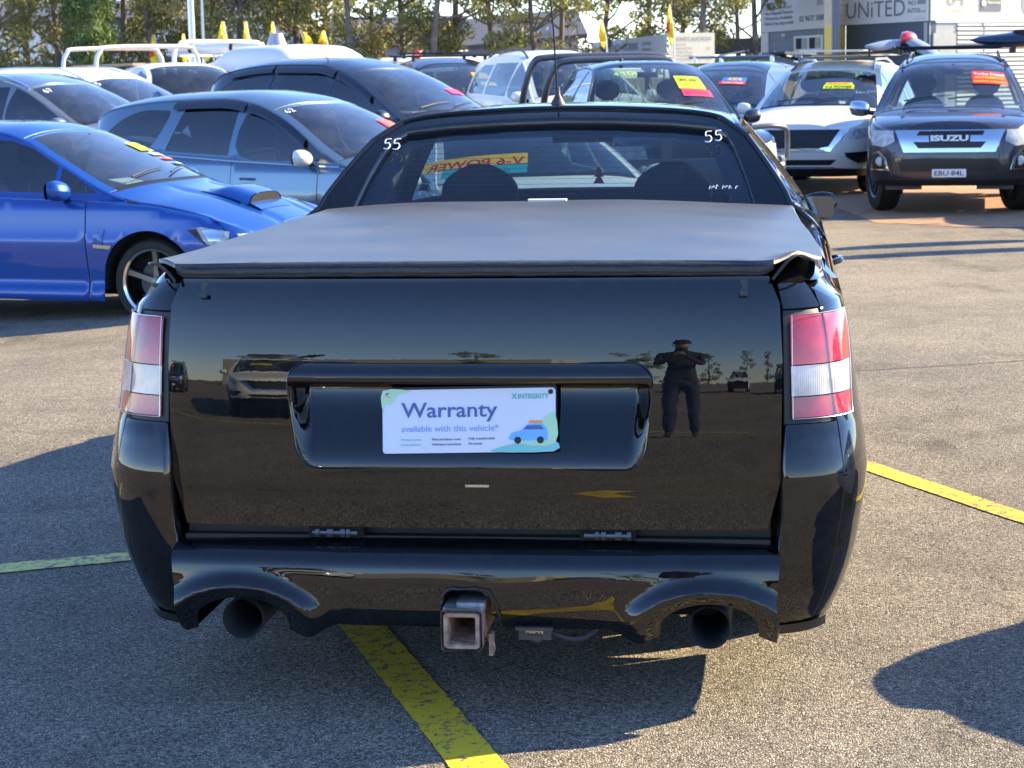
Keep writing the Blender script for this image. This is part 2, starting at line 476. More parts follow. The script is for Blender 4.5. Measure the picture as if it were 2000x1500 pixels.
def gz(x, y):
    z = -0.13 * sstep(1.6, 4.2, -x) * sstep(8.5, 14, y) * (1 - .9 * sstep(40, 70, y))
    z += .20 * sstep(27, 33, y) * (1 - sstep(2, 5, x))
    z += -.015 * math.exp(-((y - 13.2 + .1 * x) / .35) ** 2) * sstep(1.5, 2.5, -x)
    return z
# ------------------------------------------------------------------ wheels
def wheel_geo(r, rw, rimr, style):
    """local: axle along X, outer face at +X. returns list of (name, MB, mat)"""
    A = Matrix.Rotation(R(90), 4, 'Y')
    t = MB(); w = rw / 2
    t.lathe([(rimr * .96, -w * .8), (rimr * 1.03, -w * .98), (rimr * 1.2, -w), (r * .95, -w * .9), (r * .992, -w * .6), (r, -w * .2), (r, w * .2), (r * .992, w * .6), (r * .95, w * .9),
             (rimr * 1.2, w), (rimr * 1.03, w * .98), (rimr * .96, w * .8)], A, 36)
    d = MB(); d.lathe([(rimr, -w * .7), (rimr * .93, 0), (rimr * .90, w * .5), (rimr * .93, w * .86), (rimr * 1.0, w * .93), (rimr * 1.0, w * .85)], A, 36)
    s = MB(); s.lathe([(0, w * .62), (rimr * .12, w * .62), (rimr * .17, w * .55), (rimr * .2, w * .3)], A, 20)
    n, wd = style
    for k in range(n):
        a = 2 * math.pi * k / n
        M3 = Matrix.Rotation(a, 4, 'X')
        pts = []
        for (q, hw, x) in ((.1, wd * 1.25, .50), (.5, wd, .50), (.86, wd * 1.15, .62), (.93, wd * 1.3, .66)):
            pts.append((q * rimr, hw * rimr, w * x))
        P = []
        for (q, hw, x) in pts: P.append([M3 @ Vector((x - .03, -hw, q)), M3 @ Vector((x, -hw * .8, q)), M3 @ Vector((x, hw * .8, q)), M3 @ Vector((x - .03, hw, q))])
        s.quad_grid(P, smooth=False)
    bk = MB(); bk.lathe([(0, -w * .2), (rimr * .62, -w * .2), (rimr * .62, w * .05), (0, w * .05)], A, 24)
    return t, d, s, bk
_wc = {}
def add_wheel(parent, x, y, r, rw, rimr, style, mats, detail=True):
    k = (r, rw, rimr, style, mats)
    sx = 1 if x > 0 else -1
    if k not in _wc:
        t, d, s, bk = wheel_geo(r, rw, rimr, style)
        _wc[k] = [(n_, mb.build(n_, m_)) for n_, mb, m_ in (('tyre', t, 'rubber'), ('rim', d, mats[0]), ('spokes', s, mats[1]), ('brake_disc', bk, 'plastic_grey'))]
        _wc[k] = [(n_, o.data, bpy.data.objects.remove(o)) for n_, o in _wc[k]]
    root = None
    for n_, me, _ in _wc[k]:
        if root is None:
            root = link('wheel', me, parent); root.location = (x, y, r); root.rotation_euler = (0, 0, 0 if sx > 0 else math.pi)
        else: link(n_, me, root)
    return root

# ------------------------------------------------------------------ seats (shared meshes)
def seat_parts():
    a = MB()
    def cushion(cx, z0, z1, wd, dep, y0, lean, rr=.05):
        P = []
        for i in range(13):
            t = i / 12; z = z0 + (z1 - z0) * t; e_ = rr; ww = wd / 2 * (1 - abs(2 * t - 1) ** (5 if rr > .04 else 2.6) * .75) ; dd = dep / 2 * (1 - .6 * (2 * t - 1) ** 4)
            row = []
            for k in range(16):
                an = 2 * math.pi * k / 16; cx_ = math.copysign(abs(math.cos(an)) ** .5, math.cos(an)); sy = math.copysign(abs(math.sin(an)) ** .5, math.sin(an))
                row.append((cx + ww * cx_, y0 - lean * (z - z0) + dd * sy, z))
            P.append(row + [row[0]])
        a.quad_grid(P)
        a.face([q for q in P[0][:-1]]); a.face([q for q in P[-1][:-1]])
    cushion(0, .35, 1.02, .50, .14, 0, .22)
    cushion(0, 1.04, 1.275, .30, .11, -.155, .1, .03)
    a.tube([(-.06, -.15, 1.0), (-.06, -.155, 1.1)], .008); a.tube([(.06, -.15, 1.0), (.06, -.155, 1.1)], .008)
    a.box((0, .22, .38), (.5, .5, .16))
    return a
_seat = None
def add_seat(parent, x, y, dz=0.0):
    global _seat
    if _seat is None:
        o = seat_parts().build('seat', 'cloth_dark'); _seat = o.data; bpy.data.objects.remove(o)
    s = link('seat', _seat, parent); s.location = (x, y, dz); return s

# ------------------------------------------------------------------ generic car surface
class Car:
    def __init__(s, S):
        s.S = S; s.L = S['L']
        s.top_c = pchip(S['top']); s.bel = pchip(S['belt']); s.aS = pchip(S['side'])
        s.Lf = pchip(S['front']); s.Rr = pchip(S['rear']); s.n = S.get('n', 4.5); s.nr = S.get('nr', s.n)
        s.bf = S.get('bf', s.L * .26); s.br = S.get('br', s.L * .26)
        s.rd = S.get('rd', .07); s.tum = S.get('tum', .33); s.tc = S.get('tc', .28)
        s.kf = S.get('kf', .30); s.kr = S.get('kr', .12); s.p = S.get('p', 3.0); s.ym = S.get('ym', s.L * .5)
        s.cab = S.get('cab', (0, s.L)); s.rr = S.get('rr', .05)
        s.u0 = {}; s.zmax = S['side'][-1][0]
    def hw(s, y, z):
        a = s.aS(z); yc = s.Lf(z) - s.bf
        if y > yc:
            q = min(1, (y - yc) / s.bf); a *= (1 - q ** s.n) ** (1 / s.n)
        yc = s.Rr(z) + s.br
        if y < yc:
            q = min(1, (yc - y) / s.br); a *= (1 - q ** s.nr) ** (1 / s.nr)
        return a
    def rrf(s, y):
        a, b = s.cab; m = sstep(a - .1, a + .1, y) * (1 - sstep(b - .15, b + .1, y))
        return s.rr * (1 - .6 * m)
    def side(s, y, z, sg=1):
        b = s.bel(y); rr = s.rrf(y)
        if z <= b:
            t = b - z; x = s.hw(y, z)
            if t < rr: x -= rr * (1 - math.sqrt(max(0, 1 - ((rr - t) / rr) ** 2)))
        else:
            x = s.hw(y, b) - rr - s.tum * (z - b) - s.tc * (z - b) ** 2
        return (sg * x, y, z)
    def k(s, y): return s.kf * sstep(s.ym - .3, s.ym + .6, y) - s.kr * (1 - sstep(s.ym - .9, s.ym, y))
    def edge(s, y):
        y_ = round(y, 4)
        if y_ in s.u0: return s.u0[y_]
        b = s.bel(y); a0, b0 = s.cab; z = b; x = s.side(y, b)[0]
        if a0 - .3 < y < b0 + .4:
            for _ in range(8):
                e = s.top_c(y + s.k(y) * x * x) - s.rd
                z = max(b, e); x = .5 * x + .5 * s.side(y, z)[0]
        s.u0[y_] = (x, z); return x, z
    def top(s, t, y, p=None):
        xe, ze = s.edge(y); x = t * xe; k = s.k(y)
        zc = s.top_c(y + k * x * x); zE = s.top_c(y + k * xe * xe)
        a = abs(t)
        return (x, y, zc - (zE - ze) * (a ** s.p))
    def topq(s, t, q):
        y = q
        for _ in range(5):
            x = t * s.edge(y)[0]; y = q - s.k(y) * x * x
        return s.top(t, y)
    def front(s, x, z):
        a = max(.05, s.aS(z)); q = min(1, abs(x) / a)
        return (x, s.Lf(z) - s.bf + s.bf * (1 - q ** s.n) ** (1 / s.n), z)
    def nose_at(s, x, z0=.7):
        z = z0
        for _ in range(14):
            y = s.front(x, z)[1] - .004; xe = s.edge(y)[0]; z = .5 * z + .5 * s.top(min(1, abs(x) / xe), y)[2]
        return y, z
    def back(s, x, z):
        a = max(.05, s.aS(z)); q = min(1, abs(x) / a)
        return (x, s.Rr(z) + s.br - s.br * (1 - q ** s.nr) ** (1 / s.nr), z)

def build_car(S, root, skip=()):
    c = Car(S); P = S['paint']; L = S['L']; res = S.get('res', .09); G = S.get('gapw', .0055)
    sill = S.get('sill', .2); xcf = S.get('xcf', .93); xcr = S.get('xcr', .93)
    axr, axf, wr = S['axles']; ar = wr + S.get('archgap', .045)
    az = S.get('archz', wr)
    gl = S.get('glass', 'glass_clear')
    def low(y):
        z = sill
        for ya in (axr, axf):
            if abs(y - ya) < ar: z = max(z, az + math.sqrt(ar * ar - (y - ya) ** 2))
        return z
    yJf = lambda z: c.front(xcf * c.aS(z), z)[1]
    yJr = lambda z: c.back(xcr * c.aS(z), z)[1]
    zt_c = .7
    for _ in range(14): zt_c = .5 * zt_c + .5 * c.bel(yJf(zt_c))
    if 'hood' in S: S = dict(S); S['front_top'] = zt_c
    # lower side panels
    cuts = S['cuts']                       # list of (y0,y1,name)
    rear_t = S.get('rear_top', c.bel(.3)); front_t = S.get('front_top', None)
    for sg in S.get('sides', (-1, 1)):
        out = (sg, 0, 0); fn = lambda a, b_, sg=sg: c.side(a, b_, sg)
        for (y0, y1, nm) in cuts:
            pts = []
            ya = y0 if y0 is not None else yJr(sill); yb = y1 if y1 is not None else yJf(sill)
            ys = [ya]; y = ya
            while y < yb - .03: y += .03; ys.append(min(y, yb))
            for ax in (axr, axf):
                for e in (ax - ar, ax + ar):
                    ys += [e - .0008, e + .0008]
            ys = sorted(v for v in set(ys) if ya <= v <= yb)
            if ys[-1] < yb - 1e-4: ys.append(yb)
            pts += [(v, low(v)) for v in ys]
            if y1 is None:
                zt = front_t or c.bel(yJf(.7))
                zz = sill + .05
                while zz < zt: pts.append((yJf(zz), zz)); zz += .05
                pts.append((yJf(zt), zt)); ye = yJf(zt)
            else: ye = yb
            if y0 is None: ys0 = yJr(rear_t)
            else: ys0 = ya
            y = ye
            while y > ys0 + .001:
                pts.append((y, c.bel(y) - .0005)); y -= .08
            pts.append((ys0, min(c.bel(ys0), rear_t if y0 is None else 9) - .0005))
            if y0 is None:
                zz = rear_t - .05
                while zz > sill + .02: pts.append((yJr(zz), zz)); zz -= .05
            cl = []
            for q in pts:
                if not cl or math.dist(q, cl[-1]) > .002: cl.append(q)
            panel(nm, cl, fn, P if nm != 'front_bumper_corner' else P, root, out, res=res, gap=G)
        # sill skirt
        # upper frame with window holes
        ws = S['windows']
        y0, y1 = S['frame']
        up = [(y, c.edge(y)[1]) for y in lin(y1, y0, 46)]
        lo = [(y, c.bel(y) + .001) for y in lin(y0, y1, 30)]
        fr = []
        for q in lo + up:
            if not fr or math.dist(q, fr[-1]) > .004: fr.append(q)
        wp = [smoothpoly(wq, 4) if len(wq) > 6 else wq for wq in ws]
        panel('window_frame', fr, fn, S.get('framemat', P), root, out, holes=wp, res=res, rim=.02)
        for wq in wp:
            panel('side_window', wq, fn, S.get('sideglass', gl), root, out, res=.12, off=-.006, rim=0)
        if S.get('bright'):
            m = MB()
            bl = [(y, c.bel(y) + .004) for y in lin(S['bright'][0], S['bright'][1], 24)]
            m.tube([surf_n(fn, a, b_, out)[0] + Vector((sg * .003, 0, 0)) for a, b_ in bl], .010, 6)
            m.build('window_trim', 'chrome', root)
        if S.get('visors'):
            for (ya, yb) in S['visors']:
                Pg = []
                for y in lin(ya, yb, 10):
                    ze = c.edge(y)[1] - .012
                    a = Vector(fn(y, ze)); b_ = Vector(fn(y, ze - .085)) + Vector((sg * .03, 0, 0)); mid = (a + b_) / 2 + Vector((sg * .02, 0, 0))
                    Pg.append([tuple(a), tuple(mid), tuple(b_)])
                m = MB(); m.quad_grid(Pg); m.build('window_visor', 'visor', root)
        # door handles, mirror
        for (hy, hz) in S.get('handles', []):
            m = MB(); p, n = surf_n(fn, hy, hz, out)
            pts = [p + n * .004 + Vector((0, -.09, 0)), p + n * .03 + Vector((0, -.06, .004)), p + n * .034, p + n * .03 + Vector((0, .06, .002)), p + n * .004 + Vector((0, .09, 0))]
            m.tube(smoothpoly([tuple(q) for q in pts], 3, False), .012, 6); m.build('door_handle', S.get('handlemat', P), root)
        if S.get('mirror'):
            my, mz = S['mirror'][:2]; sc = S.get('mirror_scale', 1)
            p = Vector(fn(my, mz)) + Vector((sg * S.get('mirror_dx', 0), 0, 0)); m = MB(); Pg = []
            for i in range(9):
                t = i / 8; rr = math.sqrt(max(0, 1 - (2 * t - 1) ** 2)) ** .6; xx = .05 + .22 * t
                row = []
                for k in range(14):
                    an = 2 * math.pi * k / 14; cy = math.cos(an); sz = math.sin(an)
                    row.append((p.x + sg * xx * sc, p.y + .02 + sc * (.085 * rr * cy if cy > 0 else .03 * rr * cy) + .03 * (1 - t), p.z + .04 + sc * .082 * rr * sz + .02 * t))
                Pg.append(row + [row[0]])
            m.quad_grid(Pg); mo = m.build('side_mirror', S.get('mirrormat', P), root, sharp=60)
            m = MB(); m.tube([p + Vector((-sg * .01, .02, -.01)), p + Vector((sg * .06, .03, .0)), p + Vector((sg * .13, .02, .01))], [.03, .028, .03], 8); m.build('mirror_arm', 'plastic_black', mo)
            m = MB(); q0 = p + Vector((sg * .165 * sc, -.012 * sc, .05)); 
            m.face([q0 + Vector((dx * .085 * sc, 0, dz * .06 * sc)) for dx, dz in ((-1, -.7), (-.8, -1), (.8, -1), (1, -.6), (1, .6), (.8, 1), (-.8, 1), (-1, .8))]); m.build('mirror_glass', 'mirror_dark', mo)
    # top surfaces
    ft = lambda a, b_: c.topq(a, b_)
    tw = S.get('tw', .93); T = lin(-1, 1, 25)
    q0, q1 = S['roof']; patch('roof', ft, T, lin(q0 + .003, q1 - .003, 20), S.get('roofmat', P), root)
    q2, q3 = S['screen']
    patch('windscreen', ft, lin(-tw, tw, 21), lin(q2 + .02, q3 - .01, 14), gl, root, rim=0, off=-.003)
    for sg in (-1, 1): patch('windscreen_pillar', ft, [sg * v for v in lin(tw - .012, 1, 4)], lin(q2 - .003, q3 + .02, 14), S.get('pillarmat', P), root)
    patch('header', ft, lin(-tw, tw, 15), lin(q2 - .002, q2 + .025, 3), P, root)
    patch('cowl', ft, lin(-.98, .98, 15), lin(q3 - .02, q3 + .05, 4), 'plastic_black', root, off=-.006)
    if 'hood' in S:
        h0, h1 = S['hood']; zn = S['nose']
        nyc = {}
        def nose_y(a):
            a = round(a, 4)
            if a not in nyc: nyc[a] = c.nose_at(a * xcf * c.aS(zt_c), zt_c)[0]
            return nyc[a]
        def fh(a, b_):
            # b_ in 0..1 from cowl to nose
            xe = c.edge(h0)[0] * .985; ya = h0 - c.k(h0) * (a * xe) ** 2 * S.get('hk', 1)
            yb = nose_y(a)
            y = ya + (yb - ya) * b_; p = list(c.top(a * (.985 + .015 * b_ ** 3 if abs(a) < 1.01 else 1), y))
            if b_ > .6:
                xx = a * xcf * c.aS(zt_c); k_ = ((b_ - .6) / .4) ** 2; p[0] = p[0] * (1 - k_) + xx * k_; q_ = c.top(max(-1, min(1, p[0] / c.edge(y)[0])), y); p[2] = q_[2]
            f = S.get('hood_fn')
            if f: p[2] += f(p[0], y)
            return tuple(p)
        patch('bonnet', fh, lin(-1, 1, 33), lin(.004, 1, 26), P, root); c.fh = fh
    if 'backlight' in S:
        q4, q5 = S['backlight']
        patch('rear_window', ft, lin(-tw, tw, 17), lin(q4 + .01, q5 - .01, 10), S.get('sideglass', gl), root, rim=0)
        for sg in (-1, 1): patch('rear_pillar', ft, [sg * v for v in lin(tw - .01, 1, 4)], lin(q4, q5, 10), P, root)
    if 'boot' in S:
        q6, q7 = S['boot']; patch('boot_lid', ft, T, lin(q6, q7, 8), P, root)
    # windscreen edge rails
    for sg in (-1, 1):
        m = MB(); pts = [c.top(sg * .995, y) for y in lin(S['frame'][0] + .02, S['frame'][1] - .02, 40)]
        m.tube([(p_[0], p_[1], p_[2] - .012) for p_ in pts], .017, 8, cap=True); m.build('roof_gutter', S.get('railmat', P), root)
    # fascias
    for which, fn, out in (('front', c.front, (0, 1, 0)), ('back', c.back, (0, -1, 0))):
        if which in skip or which + '_panels' not in S: continue
        xc = xcf if which == 'front' else xcr
        zlo, zhi = S[which + '_z']
        zs = lin(zlo, zhi, 12)
        poly = [(xc * c.aS(z), z) for z in zs] + [(-xc * c.aS(z), z) for z in zs[::-1]]
        if which == 'front' and 'hood' in S:
            zs = lin(zlo, zt_c - .004, 12); X = xc * c.aS(zt_c)
            poly = [(xc * c.aS(z), z) for z in zs] + [(x_, c.nose_at(x_, zt_c)[1] - .006) for x_ in lin(X, -X, 31)[1:-1]] + [(-xc * c.aS(z), z) for z in zs[::-1]]
        holes = [pl for (pl, mt, of, nm, mir) in S[which + '_panels'] if nm.startswith('!')]
        hh = []
        for pl, mt, of, nm, mir in S[which + '_panels']:
            if nm.startswith('!'):
                hh.append(pl)
                if mir: hh.append([(-a, b_) for a, b_ in pl][::-1])
        panel('bumper', poly, fn, S.get('bumpermat', P), root, out, holes=hh, res=res * .8, rim=.05)
        for pl, mt, of, nm, mir in S[which + '_panels']:
            for q in ([pl] if not mir else [pl, [(-a, b_) for a, b_ in pl][::-1]]):
                panel(nm.lstrip('!'), q, fn, mt, root, out, res=res * .7, off=of, rim=.02, gap=.001)
    # dark hull, wheels, arch liners
    m = MB(); Pg = []
    for y in lin(.12, L - .16, 24):
        row = []
        zb = c.bel(y) - .05; zm = min(zb, c.top_c(y) - .08)
        for (fx, z) in ((0, sill + .03), (.70, sill + .03), (.80, .5), (.80, zm - .03), (.74, zm), (0, zm + .0)):
            row.append((fx * c.hw(y, min(z, .8)), y, z))
        row = [(-a, b_, z) for a, b_, z in row[::-1]] + row
        Pg.append(row)
    m.quad_grid(Pg); m.face(Pg[0]); m.face(Pg[-1][::-1]); m.build('underbody', 'liner', root)
    rw = S.get('rw', .235)
    for ya in (axr, axf):
        for sg in (-1, 1):
            x = c.aS(wr) - rw / 2 - S.get('wheel_in', .03)
            add_wheel(root, sg * x, ya, wr, rw, S.get('rimr', wr * .68), S.get('spokes', (10, .05)), S.get('wheelmats', ('rim_grey', 'rim_grey')))
            m = MB(); Pg = []
            for a in lin(-8, 188, 15):
                row = []
                for fx in (.55, 1):
                    yy = ya + (ar - .0) * math.cos(R(a)); zz = max(sill, az + ar * math.sin(R(a)))
                    row.append((sg * fx * (c.hw(ya, zz) - .012), yy, zz))
                Pg.append(row)
            m.quad_grid(Pg); m.build('wheel_arch_liner', 'liner', root)
    # interior
    if S.get('seats'):
        for (sx, sy) in S['seats']: add_seat(root, sx, sy, S.get('seatz', .0))
        y = S['screen'][1]
        m = MB(); zz = c.bel(y) - .03; Pg = []
        for k in range(7):
            a = R(-10 + 20 * k); Pg.append([(xx, y - .45 - .12 * math.sin(a) * .6 + .0, zz - .12 + .1 * math.sin(a)) for xx in lin(-.62, .62, 5)])
        m.box((0, y - .32, zz - .10), (1.28, .5, .14)); m.build('dashboard', 'interior', root)
        m = MB(); cx = S.get('wheelx', .36); cc = Vector((cx, y - .68, zz + .02))
        rot = Matrix.Rotation(R(65), 3, 'X')
        m.tube([cc + rot @ Vector((.18 * math.cos(a), .18 * math.sin(a), 0)) for a in lin(0, 2 * math.pi, 25)], .015, 6, cap=False)
        m.build('steering_wheel', 'interior', root)
        m = MB(); yy = S['screen'][0] + .10; p_ = c.topq(0, yy); m.box((0, p_[1] - .09, p_[2] - .09), (.24, .03, .065)); m.tube([(0, p_[1] - .08, p_[2] - .07), (0, p_[1] + .02, p_[2] - .01)], .012, 6)
        m.build('interior_mirror', 'interior', root)
    return c
def sticker(c, root, t0, t1, q0, q1, mat, name='sticker', texts=(), off=.006, slope=0.0, toff=.003):
    """a price sticker on the windscreen; t across, q down"""
    fn = lambda a, b_: c.topq(a, b_ + slope * a)
    o = patch(name, fn, lin(t0, t1, 7), lin(q0, q1, 4), mat, root, rim=0, off=off)
    for (s_, m_, a, b_, wd, h) in texts:
        # text drawn in (t,q): seen from the front, the car's +x is on the viewer's left
        tv, tf, tw_ = text_geo(s_, .02); V = []
        for u, v_ in tv:
            p, n = surf_n(fn, t1 - (a + u / tw_ * wd) * (t1 - t0), q1 - (b_ + v_ / .7 * h) * (q1 - q0), (0, 0, 1), .006); V.append(tuple(p + n * (off + toff)))
        me = bpy.data.meshes.new('lettering'); me.from_pydata(V, [], tf); me.materials.append(M[m_]); link('lettering', me, o)
    return o
# ------------------------------------------------------------------ ground
def mat_ground():
    b = NB('asphalt'); v = b.tc()
    vo = b.n('ShaderNodeTexVoronoi', Scale=140.0); b.l(v, vo.inputs['Vector'])
    vo2 = b.n('ShaderNodeTexVoronoi', Scale=140.0, feature='DISTANCE_TO_EDGE'); b.l(v, vo2.inputs['Vector'])
    big = b.noise(v, .35, 5, .6); med = b.noise(v, 3.0, 5, .62); fine = b.noise(v, 300, 3, .7)
    sep = b.n('ShaderNodeSeparateColor'); b.l(vo.outputs['Color'], sep.inputs[0])
    chip = b.ramp(sep.outputs[0], [(0, (.09, .082, .07)), (.14, (.215, .19, .155)), (.45, (.335, .288, .225)), (.78, (.44, .372, .285)), (.94, (.56, .45, .345)), (1, (.66, .58, .48))])
    edge = b.ramp(vo2.outputs['Distance'], [(0, (.16, .16, .16)), (.16, (1, 1, 1))])
    c = b.mix(1.0, chip, edge, 'MULTIPLY')
    pit = b.noise(v, 55, 4, .7); pf = b.ramp(pit.outputs[0], [(.33, (.30, .28, .27)), (.43, (1, 1, 1))])
    c = b.mix(.8, c, pf, 'MULTIPLY')
    st = b.ramp(b.math('ADD', b.math('MULTIPLY', big.outputs[0], .6), b.math('MULTIPLY', med.outputs[0], .4)), [(.34, (.62, .62, .64)), (.5, (.95, .95, .95)), (.66, (1.2, 1.17, 1.12))])
    c = b.mix(1.0, c, st, 'MULTIPLY')
    # oil stains
    oi = b.noise(b.tc((1.0, .55, 1)), 1.5, 6, .6); of = b.ramp(oi.outputs[0], [(.56, (1, 1, 1)), (.70, (.58, .57, .57))])
    c = b.mix(1.0, c, of, 'MULTIPLY')
    # dusty reddish drift further down the lot
    sp = b.n('ShaderNodeSeparateXYZ'); b.l(b.tc(), sp.inputs[0])
    d1 = b.noise(b.tc((.25, 1.3, 1)), .8, 4, .55)
    df = b.math('MULTIPLY', b.ramp(d1.outputs[0], [(.45, (0, 0, 0)), (.68, (1, 1, 1))]), b.math('MULTIPLY', b.math('SUBTRACT', sp.outputs[1], 9.0), .05, True), True)
    c = b.mix(b.math('MULTIPLY', df, .45), c, (.42, .345, .24, 1))
    b.l(c, b.p.inputs['Base Color']); b.p.inputs['Roughness'].default_value = .92; b.p.inputs['Specular IOR Level'].default_value = .25
    h = b.math('ADD', b.math('MULTIPLY', vo2.outputs['Distance'], 1.6), b.math('ADD', b.math('MULTIPLY', fine.outputs[0], .25), b.math('MULTIPLY', pit.outputs[0], .7)))
    b.bump(h, .85, .006); M['asphalt'] = b.m
mat_ground()
def mat_line():
    b = NB('line_paint'); v = b.tc()
    n = b.noise(v, 26, 6, .72); n2 = b.noise(v, 150, 3, .7); n3 = b.noise(v, 2.0, 3, .5)
    f = b.math('ADD', b.math('MULTIPLY', n.outputs[0], .62), b.math('MULTIPLY', n2.outputs[0], .38))
    f = b.math('ADD', f, b.math('MULTIPLY', b.math('SUBTRACT', n3.outputs[0], .5), .18))
    worn = b.ramp(f, [(.43, (1, 1, 1)), (.455, (0, 0, 0))])
    col = b.ramp(n3.outputs[0], [(.3, (.72, .47, .015)), (.7, (.88, .62, .03))])
    c = b.mix(worn, col, (.11, .10, .09, 1)); c = b.mix(b.math('MULTIPLY', n2.outputs[0], .25), c, (.25, .2, .1, 1), 'MULTIPLY')
    b.l(c, b.p.inputs['Base Color']); b.p.inputs['Roughness'].default_value = .7
    vo2 = b.n('ShaderNodeTexVoronoi', Scale=118.0, feature='DISTANCE_TO_EDGE'); b.l(v, vo2.inputs['Vector'])
    b.bump(b.math('ADD', vo2.outputs['Distance'], b.math('MULTIPLY', worn, -.5)), .5, .004)
    M['line_paint'] = b.m
    b2 = NB('line_faded'); v = b2.tc(); n = b2.noise(v, 26, 6, .72)
    c = b2.mix(b2.ramp(n.outputs[0], [(.42, (1, 1, 1)), (.50, (0, 0, 0))]), (.66, .60, .16, 1), (.17, .16, .14, 1))
    b2.l(c, b2.p.inputs['Base Color']); b2.p.inputs['Roughness'].default_value = .8
    b2.bump(n.outputs[0], .4, .004); M['line_faded'] = b2.m
mat_line()
b = NB('dirt'); v = b.tc(); n = b.noise(v, 6, 6, .7); n2 = b.noise(v, 80, 3, .7)
b.l(b.ramp(n.outputs[0], [(.3, (.24, .13, .075)), (.6, (.42, .24, .13)), (.8, (.50, .34, .22))]), b.p.inputs['Base Color'])
b.p.inputs['Roughness'].default_value = .95; b.bump(n2.outputs[0], .6, .01); M['dirt'] = b.m
def ground_strip(name, pts, wdt, mat, dz):
    """painted line along a ground polyline with slightly uneven edges"""
    P = []; pts = [Vector((*p, 0)) for p in smoothpoly(pts, 24, False)]; rnd = random.Random(3)
    for i, p in enumerate(pts):
        d = (pts[min(i + 1, len(pts) - 1)] - pts[max(i - 1, 0)]).normalized(); nn = Vector((-d.y, d.x, 0)); row = []
        for t in (-1, -.33, .33, 1):
            q = p + nn * (wdt / 2 * t * (1 + rnd.uniform(-.03, .03))); row.append((q.x, q.y, gz(q.x, q.y) + dz))
        P.append(row)
    m = MB(); m.quad_grid(P); o = m.build(name, mat); o['kind'] = 'structure'; return o
m = MB()
xs = [-400, -150, -60, -30] + [v * .5 for v in range(-40, 41)] + [30, 60, 150, 400]
ys = [-300, -80, -30] + [v * .5 for v in range(-40, 100)] + [52, 60, 80, 120, 200, 600, 1400]
m.quad_grid([[(x, y, gz(x, y)) for x in xs] for y in ys]); o = m.build('ground', 'asphalt', sharp=0); o['kind'] = 'structure'
ground_strip('painted_line', [(-.75, 6.95), (-.47, 5.95), (-.285, 5.30), (-.10, 4.64), (.10, 3.93)], .13, 'line_paint', .004)
ground_strip('painted_line', [(-3.4, 6.05), (-1.73, 6.70), (-1.30, 6.86), (-.55, 7.18), (.6, 7.7)], .13, 'line_faded', .004)
ground_strip('painted_line', [(1.28, 8.75), (1.46, 8.22), (1.68, 7.62), (1.9, 7.05), (2.6, 5.5)], .115, 'line_paint', .004)
m = MB(); P = []
for i in range(40):
    x = 3.9 + i * .25; y0 = 22.0 - .42 * (x - 3.44) * 1.55 + .12 * math.sin(x * 5) + .05 * math.sin(x * 17); P.append([(x, y, .004) for y in (max(y0, 19.0), 24, 30, 44)])
m.quad_grid(P); o = m.build('dirt_ground', 'dirt'); o['kind'] = 'structure'

simple('tar_joint', (.05, .045, .04), .9, var=.4, vscale=20, bump=.4)
ground_strip('pavement_joint', [(1.0, 10.75), (1.96, 10.98), (2.74, 11.2), (2.9, 11.25), (4.5, 11.7)], .012, 'tar_joint', .003)
rnd = random.Random(21); m = MB()
for _ in range(520):
    x = rnd.uniform(-2.6, 2.8); y = rnd.uniform(4.2, 11.5); s_ = rnd.uniform(.0016, .0042) * (1 + (y - 4) * .08)
    p = [(x + rnd.uniform(-s_, s_), y + rnd.uniform(-s_, s_), gz(x, y) + .002 + rnd.uniform(0, s_)) for _k in range(4)]
    p[3] = (x, y, gz(x, y) + s_ * 1.5)
    for f_ in ((0, 1, 3), (1, 2, 3), (2, 0, 3), (0, 2, 1)): m.face([p[k] for k in f_])
simple('grit', (.62, .56, .48), .8, var=.5, vscale=4)
gr_ = m.build('loose_grit', 'grit', sharp=0); gr_['kind'] = 'stuff'; gr_['label'] = 'pale loose grit scattered over the asphalt'
